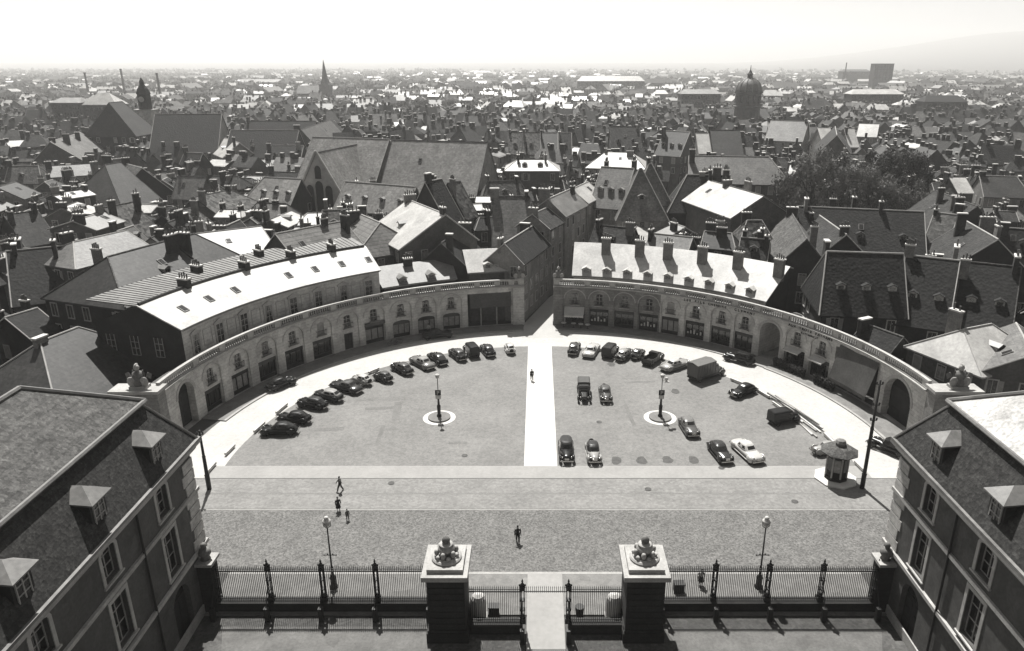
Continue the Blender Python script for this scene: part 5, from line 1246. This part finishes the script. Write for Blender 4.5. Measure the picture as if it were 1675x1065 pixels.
rh('tall house with a dark slate roof and three round dormers', 1088, 214, 1128, 216, 21, 7, 6, 14, 'slate', 'wall_mid', 'gg', 1, 3)
rh('narrow white sunlit roof between two slate roofs', 1139, 218, 1158, 218, 19, 7, 5, 13, 'zinc', 'wall_light', 'gg', 1)
rh('broad plain slate roof right of the narrow white roof', 1163, 213, 1209, 213, 20, 9, 8, 11.5, 'slate', 'wall_mid', 'gg', 2)
rh('long pale slate roof above a tall shaded party wall', 1128, 255, 1258, 257, 20.5, 6.5, 6, 15, 'slate_light', 'wall_mid', 'gh', 2)
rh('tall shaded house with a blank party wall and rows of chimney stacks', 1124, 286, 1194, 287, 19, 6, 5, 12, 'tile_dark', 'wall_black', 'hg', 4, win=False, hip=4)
rh('low glazed annexe roofs in front of the shaded party wall', 1060, 352, 1120, 372, 10.5, 7, 5, 7.5, 'zinc_grey', 'wall_mid', 'gg', 2)
rh('pale low roof of the yard behind the right zinc roof', 1030, 385, 1056, 352, 10, 5, 5, 7.8, 'zinc', 'wall_mid', 'gg', 1)
wg = gp(1249, 321, 18)
house('white zinc house presenting a big plain gable with chimneys along its ridge', (wg.x, wg.y), (wg.x - 7, wg.y + 24), 18, 6.5, 6.5, 14.2, 'zinc', 'wall_mid', 'gg', 3, win=False)
rh('small turreted house with a scaly mansard and a round window beside the white zinc house', 1222, 361, 1246, 361, 14.5, 4, 4, 10.2, 'tile_mottled', 'wall_light', 'hh', 1, 1, hip=2.2)
rh('row of low white roofs beyond the garden trees', 1293, 270, 1356, 273, 15, 6, 5, 12, 'zinc', 'wall_light', 'gh', 1)
rh('plain dark gabled house beyond the garden trees', 1448, 236, 1462, 250, 17.5, 8, 7, 11, 'slate', 'wall_dark', 'gg', 1)
rh('dark mottled roof left of the plain dark gable', 1384, 252, 1421, 252, 16.5, 7, 6, 10.5, 'tile_mottled', 'wall_dark', 'gg', 1)
rh('pale double roof with a long white gutter in the right background', 1262, 197, 1322, 199, 20, 9, 7, 13, 'slate_light', 'wall_light', 'gg', 2)
rh('brilliant white roof left of a stone gable in the right background', 1338, 209, 1357, 209, 19, 8, 6, 13, 'zinc', 'wall_light', 'gg', 0)
rh('stone gabled house between two brilliant white roofs', 1366, 207, 1369, 221, 20, 6, 6, 13, 'tile_mid', 'wall_mid', 'gg', 0)
rh('brilliant white roof right of the stone gable in the right background', 1381, 210, 1396, 210, 19, 7, 6, 13, 'zinc', 'wall_light', 'gg', 1)
rh('wide white roof with a dark chimney in the right background', 1406, 202, 1438, 203, 18.5, 7, 6, 14, 'zinc', 'wall_light', 'gg', 1)
# --- right, behind the arcade
rh('broad very dark tile roof with three grated dormers behind the right arcade', 1352, 412, 1476, 416, 16, 5.8, 7, 8.5, 'tile_dark', 'wall_dark', 'hg', 1, 3, hip=1.0)
rh('dark tile roof with four tiny skylights between two tall party walls', 1484, 418, 1568, 427, 15.5, 7.5, 6, 7.5, 'tile_dark', 'wall_dark', 'gg', 2, 2)
rh('dark roof with scattered white vents at the right edge of the town', 1576, 428, 1668, 438, 15, 7.5, 6, 7.5, 'tile_dark', 'wall_dark', 'gg', 2, 2)
rh('long dark tiled roof below the garden trees', 1306, 338, 1510, 347, 16.5, 7.5, 7, 9.5, 'tile_dark', 'wall_dark', 'gg', 4, 3)
wg = gp(1301, 337, 16.5); wg2 = gp(1262, 436, 12)
house('sunlit tile wing running forward from the long dark roof', (wg.x - 1, wg.y - 1), (wg.x - 6, wg.y - 24), 15.5, 4.5, 4.5, 10.5, 'tile_light', 'wall_dark', 'gg', 2)
wg = gp(1352, 356, 15.5)
house('cross gable of weathered tile in front of the long dark roof', (wg.x, wg.y + 4), (wg.x - 1.5, wg.y - 13), 15.2, 6.5, 6.5, 9, 'tile_mid', 'wall_dark', 'gg', 2)
rh('pale slate roof strip right of the long dark roof', 1530, 348, 1566, 352, 16, 7, 6, 9, 'tile_light', 'wall_mid', 'gg', 2)
rh('tile hipped house with two big chimneys at the right', 1580, 362, 1632, 392, 15.5, 8, 7, 9, 'tile_mid', 'wall_dark', 'gg', 3)
rh('tile roof with leaning chimney slabs behind the hipped house at the right', 1530, 312, 1598, 338, 16, 7, 6, 10, 'tile_mid', 'wall_dark', 'gg', 3)
rh('white roofed cottage among the dark roofs at the right', 1553, 290, 1578, 290, 15, 5, 4, 12, 'zinc', 'wall_mid', 'gg', 1)
rh('white hipped zinc house with a massive dark chimney close behind the right wing', 1576, 540, 1622, 531, 10.8, 5.5, 5, 7.4, 'zinc', 'wall_mid', 'hh', 1, 1, hip=3)
rh('plain grey roof running back beside the white hipped zinc house', 1662, 530, 1690, 580, 10.5, 5, 5, 7.5, 'slate_light', 'wall_mid', 'gg', 1)
rh('small dark tile roof tucked under the right balustrade', 1415, 530, 1476, 552, 8.0, 2.6, 3, 5.5, 'tile_dark', 'wall_dark', 'gg', 1)

# ------------------------------------------------------------------ trees
def crown_mesh(seed, m, n=34, leaf=.21, per=230):
    def fn():
        r = random.Random(seed); b = MB()
        for i in range(n):
            d = Vector((r.gauss(0, 1), r.gauss(0, 1), r.gauss(0, .9))).normalized() * (.5 + .5 * r.random() ** .5)
            c = Vector((d.x, d.y, d.z * .85)); cr = .17 + .17 * r.random()
            for j in range(per):
                q = Vector((r.gauss(0, 1), r.gauss(0, 1), r.gauss(0, .8))).normalized() * cr * (.6 + .45 * r.random()); pp = c + q
                u = Vector((r.gauss(0, 1), r.gauss(0, 1), r.gauss(0, .6))).normalized(); v = u.cross(q + Vector((.01, .02, .03))).normalized()
                s = leaf * (.6 + .8 * r.random()) / 5.0
                b.face([pp - u * s, pp - v * s * .6, pp + u * s, pp + v * s * .6])
        return b.mesh('crown', m)
    return cached(('crown', seed, m), fn)
def trunk_mesh(seed):
    def fn():
        r = random.Random(seed); b = MB(); b.tube((0, 0, -1.4), (0.03, 0, -.35), .075, .05, 8)
        for i in range(7):
            a = i * .9 + r.random(); e = Vector((.6 * math.cos(a), .6 * math.sin(a), .1 + .5 * r.random())); s = Vector((0.03, 0, -.5 + .12 * (i % 3))); mdl = (s + e) / 2 + Vector((0, 0, .08))
            b.tube(s, mdl, .034, .022, 6); b.tube(mdl, e, .022, .008, 6)
        return b.mesh('trunk', 'bark')
    return cached(('trunk', seed), fn)
TN = 0
def tree(label, x, y, h, r, m='leaf', group=None, seed=None):
    global TN; TN += 1; sd_ = (seed if seed is not None else TN) % 5
    root = thing('tree', label, 'tree', (x, y, 0), rnd.random() * 6, group)
    k = h / 2.3
    put('trunk', trunk_mesh(sd_), root, (0, 0, 1.4 * k), 0, (r, r, k)); put('crown', crown_mesh(sd_, m), root, (0, 0, 1.4 * k), 0, (r, r, k * .95))
    return root
GT = 'garden trees behind the long dark roof'
for i, (x, y, z, h, r, m, lab) in enumerate(((1325, 308, 9, 14, 7, 'leaf_pale', 'pale feathery tree at the left end of the walled garden'), (1365, 300, 9, 15, 7, 'leaf', 'dark round tree standing behind the pale feathery tree'), (1395, 318, 7, 11, 5.5, 'leaf_pale', 'light low tree in the middle of the walled garden'), (1440, 292, 10, 16, 7, 'leaf', 'big dark domed tree in the walled garden'), (1478, 300, 10, 15, 6, 'leaf', 'dark tree right of the big domed tree'), (1430, 326, 6, 9.5, 6, 'leaf_pale', 'pale spreading tree below the big domed tree'), (1480, 334, 5, 8, 5, 'leaf_pale', 'low pale tree at the right end of the walled garden'), (1350, 330, 5, 8, 5, 'leaf', 'low dark tree under the pale feathery tree'))):
    p = yp(x, y, 176 + 3 * (i % 4) + (8 if y < 305 else -6)); tree(lab, p.x, p.y, p.z * 1.62, r * .95, m); occ_add((p.x, p.y), 0, r * .75, r * .75)
for (x, y, z, h, r, m, lab) in ((372, 262, 8, 12, 5, 'leaf', 'dark tree beside the mottled roof and gallery'), (232, 243, 8, 14, 7, 'leaf', 'dark tree at the foot of the clock tower'), (360, 250, 8, 12, 4.5, 'leaf', 'slim dark tree below the white side wall near the church'), (585, 215, 9, 13, 7, 'leaf_pale', 'pale tree behind the great slate roof'), (470, 176, 9, 15, 7, 'leaf', 'round dark tree behind the second dark tile range'), (688, 176, 9, 16, 9, 'leaf', 'round tree beyond the great hall'), (735, 172, 9, 15, 8, 'leaf_pale', 'pale round tree beyond the great hall'), (1050, 172, 9, 15, 8, 'leaf', 'dark tree beyond the bullseye dormers'), (1340, 190, 9, 16, 9, 'leaf', 'dark tree behind the stone gable'), (1290, 175, 9, 16, 9, 'leaf_pale', 'pale tree behind the pale double roof'), (1215, 183, 7, 12, 7, 'leaf', 'dark bushy tree at the foot of the domed church')):
    p = gp(x, y, z); tree(lab, p.x, p.y, h, r, m); occ_add((p.x, p.y), 0, r * .7, r * .7)
p = gp(873, 178, 8); root = thing('conifer', 'tall pointed conifer beyond the dark roofed terrace', 'tree', (p.x, p.y, 0))
b = MB(); b.tube((0, 0, 0), (0, 0, 17), .35, .06, 8); b.build('trunk', 'bark', root)
b = MB(); r0 = random.Random(4)
for i in range(900):
    z = 2 + 16 * r0.random() ** 1.2; rr_ = (18.5 - z) * .22 * (.5 + .5 * r0.random()); a = r0.random() * 6.283; c = Vector((rr_ * math.cos(a), rr_ * math.sin(a), z)); u = Vector((math.cos(a), math.sin(a), -.5)) * .7; v = Vector((-math.sin(a), math.cos(a), .1)) * .4
    b.face([c - u, c - v, c + u, c + v])
b.build('crown', 'leaf', root); occ_add((p.x, p.y), 0, 3, 3)

occ_add((79, 168), 0, 29, 24)      # walled garden

# ------------------------------------------------------------------ far landmarks
def at(x, y, Y): return yp(x, y, Y)
# spired church
Y = 820; pb, pt = at(533, 146, Y), at(533, 97, Y); root = thing('spired_church', 'church with a needle spire rising over the left skyline', 'church', (pb.x, Y, 0))
b = MB(); b.box(pb.x - 5.5, pb.x + 5.5, Y - 5.5, Y + 5.5, 0, 22); b.build('tower', 'wall_mid', root, world=True)
b = MB(); b.lathe([(6.4, 22), (5.4, 23), (3.0, pt.z * .62), (.15, pt.z)], (pb.x, Y, 0), 8); b.build('spire', 'slate', root, world=True)
p0, p1 = at(490, 150, Y), at(528, 150, Y)
b = MB(); b.box(pb.x - 28, pb.x - 5.5, Y - 8, Y + 8, 0, 13); b.build('nave', 'wall_mid', root, world=True)
b = MB(); b.solid([(pb.x - 29, Y - 9, 13), (pb.x - 5, Y - 9, 13), (pb.x - 5, Y, 21), (pb.x - 29, Y, 21), (pb.x - 29, Y + 9, 13), (pb.x - 5, Y + 9, 13)], [[0, 1, 2, 3], [3, 2, 5, 4]], .4); b.build('roof', 'slate_light', root, world=True); occ_add((pb.x - 10, Y), 0, 22, 10)
# domed church
Y = 430; pb = at(1221, 190, Y); K = Y / (F * .94)
z_ = lambda y: at(1221, y, Y).z
root = thing('domed_church', 'domed church with ribbed cupola, lantern and tall drum', 'church', (pb.x, Y, 0)); c = (pb.x, Y, 0)
hw = 19 * Y / 1130
b = MB(); b.lathe([(hw * .98, 0), (hw * .98, z_(176)), (hw * 1.08, z_(175)), (hw * 1.08, z_(173)), (hw * .95, z_(172)), (hw * .95, z_(153)), (hw * 1.1, z_(151.5)), (hw * 1.1, z_(150))], c, 16); b.build('drum', 'wall_mid', root, world=True)
b = MB(); b.lathe([(hw * math.cos(t) * 1.0, z_(150) + (z_(127) - z_(150)) * math.sin(t)) for t in [i * math.pi / 2 / 9 for i in range(9)]] + [(.5, z_(127))], c, 24); b.build('dome', 'slate_light', root, world=True, smooth=True)
for i in range(12):
    a = i * math.pi / 6
    b = MB()
    for j in range(8):
        t0, t1 = j * math.pi / 18, (j + 1) * math.pi / 18
        f3 = lambda t: Vector((c[0] + hw * 1.02 * math.cos(t) * math.cos(a), c[1] + hw * 1.02 * math.cos(t) * math.sin(a), z_(150) + (z_(127) - z_(150)) * 1.01 * math.sin(t)))
        b.tube(f3(t0), f3(t1), .22, .22, 5, cap=False)
    b.build('rib', 'zinc_grey', root, world=True)
    M = Matrix.Translation((c[0], c[1], 0)) @ Matrix.Rotation(a + .26, 4, 'Z'); b = MB(); b.box(hw * .93, hw * .99, -.7, .7, z_(168), z_(156), M=M); b.build('window', 'glass', root, world=True)
b = MB(); b.lathe([(1.5, z_(128)), (1.4, z_(122)), (1.8, z_(121)), (1.0, z_(118)), (.3, z_(114)), (.1, z_(106))], c, 8); b.build('lantern', 'slate', root, world=True)
b = MB(); b.box(c[0] - 14, c[0] + 12, Y - 4, Y + 22, 0, 13); b.build('nave', 'wall_dark', root, world=True)
b = MB(); b.solid([(c[0] - 15, Y - 5, 13), (c[0] + 13, Y - 5, 13), (c[0] + 13, Y + 9, 18), (c[0] - 15, Y + 9, 18), (c[0] - 15, Y + 23, 13), (c[0] + 13, Y + 23, 13)], [[0, 1, 2, 3], [3, 2, 5, 4]], .3); b.build('roof', 'tile_mid', root, world=True)
occ_add((c[0], Y + 6), 0, 18, 16)
# long barracks, slab block, works with chimney, terrace
def block(label, x0, x1, ytop, ybot, Y, dep, wallm, roofm, wins=8, name='far_building', rise=0, rows=2):
    a, b2 = at(x0, ytop, Y), at(x1, ytop, Y); lo = at(x0, ybot, Y).z; zt = a.z
    root = thing(name, label, 'building', ((a.x + b2.x) / 2, Y, 0)); k = MB(); k.box(a.x, b2.x, Y, Y + dep, 0, zt - rise); k.build('wall', wallm, root, world=True)
    k = MB(); 
    if rise: k.solid([(a.x - .5, Y - .5, zt - rise), (b2.x + .5, Y - .5, zt - rise), (b2.x - rise, Y + dep / 2, zt), (a.x + rise, Y + dep / 2, zt), (a.x - .5, Y + dep + .5, zt - rise), (b2.x + .5, Y + dep + .5, zt - rise)], [[0, 1, 2, 3], [3, 2, 5, 4], [4, 0, 3], [1, 5, 2]], .3)
    else: k.box(a.x - .4, b2.x + .4, Y - .4, Y + dep + .4, zt, zt + .5)
    k.build('roof', roofm, root, world=True)
    H = zt - rise
    for r_ in range(rows):
        for i in range(wins):
            x = a.x + (b2.x - a.x) * (i + .5) / wins; ww = min(1.4, (b2.x - a.x) / wins * .25); z1 = H - 1.2 - r_ * 4
            if z1 - 2.4 < 0: break
            k = MB(); k.box(x - ww, x + ww, Y - .08, Y + .05, z1 - 2.4, z1); k.build('window', 'glass', root, world=True)
    occ_add(((a.x + b2.x) / 2, Y + dep / 2), 0, (b2.x - a.x) / 2, dep / 2); return root
block('long barracks with a white mansard roof and a row of dormers on the plain', 945, 1055, 124, 138, 1150, 20, 'wall_mid', 'zinc', 16, rise=7)
block('dark slab block standing above the right skyline', 1432, 1463, 104, 131, 1200, 16, 'wall_dark', 'zinc_grey', 6, rows=6)
block('long low works roof right of the domed church skyline', 1380, 1425, 113, 121, 1500, 24, 'wall_mid', 'slate', 9, rise=4)
block('long white roofed range on the left skyline', 80, 128, 160, 172, 430, 14, 'wall_dark', 'zinc_grey', 10, rise=2.5)
block('house with a bright white roof and two dark chimneys on the left skyline', 132, 186, 152, 168, 420, 12, 'wall_dark', 'zinc', 8, rise=6)
block('row of identical white gabled roofs right of the slab block foot', 1395, 1480, 146, 158, 620, 16, 'wall_dark', 'zinc', 14, rise=3.5)
block('long dark range with a row of white dormers at the right', 1515, 1585, 156, 170, 520, 14, 'wall_dark', 'tile_dark', 12, rise=4)
block('long pale school range left of the domed church', 1115, 1180, 146, 160, 560, 14, 'wall_mid', 'zinc_grey', 14, rise=3)
for x, y, Y, lab in ((138, 118, 900, 'thin factory chimney at the far left skyline'), (197, 112, 900, 'tall factory chimney left of the clock tower'), (256, 119, 800, 'factory chimney just right of the clock tower'), (1385, 102, 1500, 'far chimney over the works roof')):
    p = at(x, y, Y); root = thing('factory_chimney', lab, 'chimney', (p.x, Y, 0)); b = MB(); b.lathe([(1.6, 0), (1.0, p.z - 1.5)], n=10); b.build('stack', 'brick_chim', root); b = MB(); b.lathe([(1.2, p.z - 1.5), (1.25, p.z)], n=10); b.build('rim', 'brick_chim', root)

# ------------------------------------------------------------------ in-fill houses, nearest as things, the rest as one mass
NHOUSE = 0
def block_angle(x, y):
    h = math.sin(math.floor(x / 46) * 12.9898 + math.floor(y / 52) * 78.233) * 43758.5453; h -= math.floor(h)
    a = (h - .5) * .9
    return a + (math.pi / 2 if (h * 7.3) % 1 > .62 else 0)
FAR = MB(); FARM = ['tile_dark', 'tile_mid', 'tile_light', 'slate', 'slate_light', 'zinc', 'zinc_grey', 'wall_light', 'wall_mid', 'wall_dark', 'glass', 'brick_chim', 'cap']
FI = {m: i for i, m in enumerate(FARM)}
def far_house(x, y, ang, L, hw, ze, zr, roof, wall, r, detail):
    M = Matrix.Translation((x, y, 0)) @ Matrix.Rotation(ang, 4, 'Z'); b = FAR
    P = lambda *p: M @ Vector(p); k = FI[wall]; kr = FI[roof]
    l = L / 2
    cs = [(-l, -hw), (l, -hw), (l, hw), (-l, hw)]
    for i in range(4):
        p, q = cs[i], cs[(i + 1) % 4]; b.face([P(p[0], p[1], 0), P(q[0], q[1], 0), P(q[0], q[1], ze), P(p[0], p[1], ze)], k)
    hip = hw * .7 if r.random() < .35 else 0; o = .4
    for s in (-1, 1):
        b.face([P(-l - .3, s * (hw + o), ze - .2), P(l + .3, s * (hw + o), ze - .2), P(l + .3 - hip, 0, zr), P(-l - .3 + hip, 0, zr)], kr)
        if hip: b.face([P(s * (l + .3), -hw - o, ze - .2), P(s * (l + .3), hw + o, ze - .2), P(s * (l + .3 - hip), 0, zr)], kr)
        else: b.face([P(s * l, -hw, ze), P(s * l, hw, ze), P(s * l, 0, zr - .1)], k)
    if detail:
        for c in range(r.choice((1, 2, 2, 3))):
            t = (r.random() - .5) * L * .9; w = .4 + .5 * r.random(); b.box(t - w, t + w, -.4, .4, zr - 1.5, zr + (hc_ := 1.0 + r.random()), M=M, k=FI['brick_chim']); b.face([P(t - w - .06, -.46, zr + hc_ + .02), P(t + w + .06, -.46, zr + hc_ + .02), P(t + w + .06, .46, zr + hc_ + .02), P(t - w - .06, .46, zr + hc_ + .02)], FI['cap'])
        if detail > 1:
            for s in (-1, 1):
                for row in range(2):
                    z = ze - 2.4 - 3 * row
                    if z < 1: break
                    n = max(1, int(L / 3))
                    for i in range(n):
                        t = -l + L * (i + .5) / n; b.face([P(t - .55, s * (hw + .03), z), P(t + .55, s * (hw + .03), z), P(t + .55, s * (hw + .03), z + 1.7), P(t - .55, s * (hw + .03), z + 1.7)], FI['glass'])
ROOFN = {'tile_dark': 'dark tiled', 'tile_mid': 'brownish tiled', 'tile_light': 'pale tiled', 'tile_mottled': 'mottled tiled', 'slate': 'slate', 'slate_light': 'pale slate', 'zinc': 'bright zinc', 'zinc_grey': 'grey zinc'}
def infill(y0, y1, step, r):
    global NHOUSE
    y = y0
    while y < y1:
        half = y * .80 + 30; x = -half + r.random() * step
        while x < half - 4:
            px, py = x + (r.random() - .5) * step * .5, y + (r.random() - .5) * step * .6
            ang = block_angle(px, py) + (r.random() - .5) * .12
            for (L, hw) in ((7.5 + 8 * r.random() ** 1.5, 3.8 + 1.6 * r.random()), (6.5 + 3 * r.random(), 3.4), (4.6, 2.6)):
                if occ_hit((px, py), ang, L / 2, hw - .15): continue
                ze = 6.5 + 5 * r.random(); zr = ze + hw * (.55 + .75 * r.random())
                if y > 260: ze += 1; zr += 1
                q = r.random()
                roof = 'tile_dark' if q < .3 else 'tile_mid' if q < .52 else 'tile_mottled' if q < .62 else 'slate' if q < .74 else 'slate_light' if q < .82 else 'zinc_grey' if q < .88 else 'zinc' if q < .96 else 'tile_light'
                if roof.startswith('zinc'): zr = ze + hw * (.22 + .3 * r.random())
                wall = r.choice(('wall_light', 'wall_mid', 'wall_mid', 'wall_dark'))
                dx, dy = math.cos(ang) * L / 2, math.sin(ang) * L / 2
                inview = -.745 * py - 4 < px < .67 * py + 12
                if NHOUSE < 222 and y < 300 and inview:
                    e = r.choice(('gg', 'gg', 'gg', 'hh', 'gh')); nc = r.choice((1, 2, 2, 3, 4)); dm = r.choice((0, 0, 0, 1, 2))
                    zone = 'near the clock tower church' if px < -75 else 'round the great hall' if px < -12 else 'by the main street' if px < 45 else 'by the walled garden' if px < 95 else 'beyond the walled garden'
                    lab = '%s %s house with %s chimney%s%s %s' % (ROOFN[roof], {'gg': 'gabled', 'hh': 'hipped', 'gh': 'half-hipped'}[e], ('one', 'two', 'three', 'four')[nc - 1], 's' if nc > 1 else '', ('', ' and a dormer', ' and two dormers')[dm], zone)
                    house(lab, (px - dx, py - dy), (px + dx, py + dy), zr, hw, hw, ze, roof, wall, e, nc, dm, group='old town houses ' + zone, rows=2, rr=r, hip=min(hw * .7, L * .25)); NHOUSE += 1
                else:
                    occ_add((px, py), ang, L / 2, hw); far_house(px, py, ang, L, hw, ze, zr, roof if roof in FI else 'tile_mid', wall, r, 2 if y < 420 else 1)
                break
            x += step * (.75 + .5 * r.random())
        y += step * .62
ri = random.Random(5)
infill(84, 300, 7.6, ri); infill(300, 520, 10.5, ri)
TREES = MB(); TRM = ['leaf', 'leaf_pale']
def far_tree(x, y, h, r_, k, n, r):
    z0 = hz(x, y) if y > 2500 else 0
    if z0 > 9: return
    for i in range(n):
        d = Vector((r.gauss(0, 1), r.gauss(0, 1), r.gauss(0, 1))).normalized() * (.6 + .4 * r.random()); c = Vector((x + d.x * r_, y + d.y * r_, z0 + h * .58 + d.z * h * .42))
        u = Vector((r.gauss(0, 1), r.gauss(0, 1), r.gauss(0, 1))).normalized(); v = u.cross(d).normalized(); s = r_ * (.22 + .18 * r.random())
        TREES.face([c - u * s, c - v * s, c + u * s, c + v * s], k)
rf = random.Random(9)
for i in range(6500):
    y = 520 + 3600 * rf.random() ** 1.7; x = (rf.random() - .52) * 1.62 * y
    dens = .5 + .5 * math.sin(x * .011 + 1.3) * math.sin(y * .013 + x * .004)
    left = x < -.18 * y
    if rf.random() < (.55 if left else .34) + .5 * (dens - .5):
        far_tree(x, y, 9 + 7 * rf.random(), 4 + 3.5 * rf.random(), rf.randrange(2), 34 if y < 900 else 16 if y < 2000 else 9, rf)
    else:
        if occ_hit((x, y), 0, 8, 6): continue
        q = rf.random(); roof = 'zinc' if q < (.42 if y > 850 else .28) else 'zinc_grey' if q < .5 else 'slate_light' if q < .46 else 'tile_mid' if q < .7 else 'tile_light' if q < .84 else 'tile_dark'
        big_ = y > 900 and rf.random() < .07; roof = rf.choice(('slate_light', 'tile_mid', 'tile_light', 'zinc_grey')) if big_ else roof; L = 32 + 40 * rf.random() if big_ else 9 + 14 * rf.random() ** 2; hw = 7 + 3 * rf.random() if big_ else 3.8 + 2.6 * rf.random(); ze = 5 + 8 * rf.random()
        far_house(x, y, rf.choice((0, 0, 0, 1.57)) + (rf.random() - .5) * .7, L, hw, ze, ze + hw * (.4 + .5 * rf.random()), roof, rf.choice(('wall_light', 'wall_mid', 'wall_light')), rf, 1 if y < 1200 else 0)
for i in range(650):
    y = 300 + 230 * rf.random(); x = (rf.random() - .52) * 1.6 * y
    if not occ_hit((x, y), 0, 3, 3): far_tree(x, y, 8 + 6 * rf.random(), 3.2 + 2 * rf.random(), rf.randrange(2), 60, rf); occ_add((x, y), 0, 3, 3)
for i in range(2600):       # woods on the left skyline and along the horizon
    y = 1000 + 3600 * rf.random(); x = -y * (.1 + .68 * rf.random()) if rf.random() < .6 else (rf.random() - .5) * 1.5 * y
    far_tree(x, y, 12 + 6 * rf.random(), 8 + 6 * rf.random(), 0, 10, rf)
tag(FAR.build('far_town', FARM), 'mass of distant town roofs stretching to the horizon', 'town', kind='stuff')
tag(TREES.build('far_trees', TRM), 'mass of distant trees among the roofs and on the horizon', 'trees', kind='stuff')

# ------------------------------------------------------------------ haze
hb = MB(); hb.box(-7600, 7600, -300, 8600, -1.5, 380)
hm = bpy.data.materials.new('haze'); hm.use_nodes = True; hn_ = hm.node_tree.nodes; hn_.clear()
pv = hn_.new('ShaderNodeVolumePrincipled'); pv.inputs['Color'].default_value = (1, .99, .97, 1); pv.inputs['Density'].default_value = 0.00021; pv.inputs['Anisotropy'].default_value = .35
ho = hn_.new('ShaderNodeOutputMaterial'); hm.node_tree.links.new(pv.outputs[0], ho.inputs['Volume'])
tag(hb.build('haze', hm), 'pale summer haze over the town', 'haze', kind='stuff')
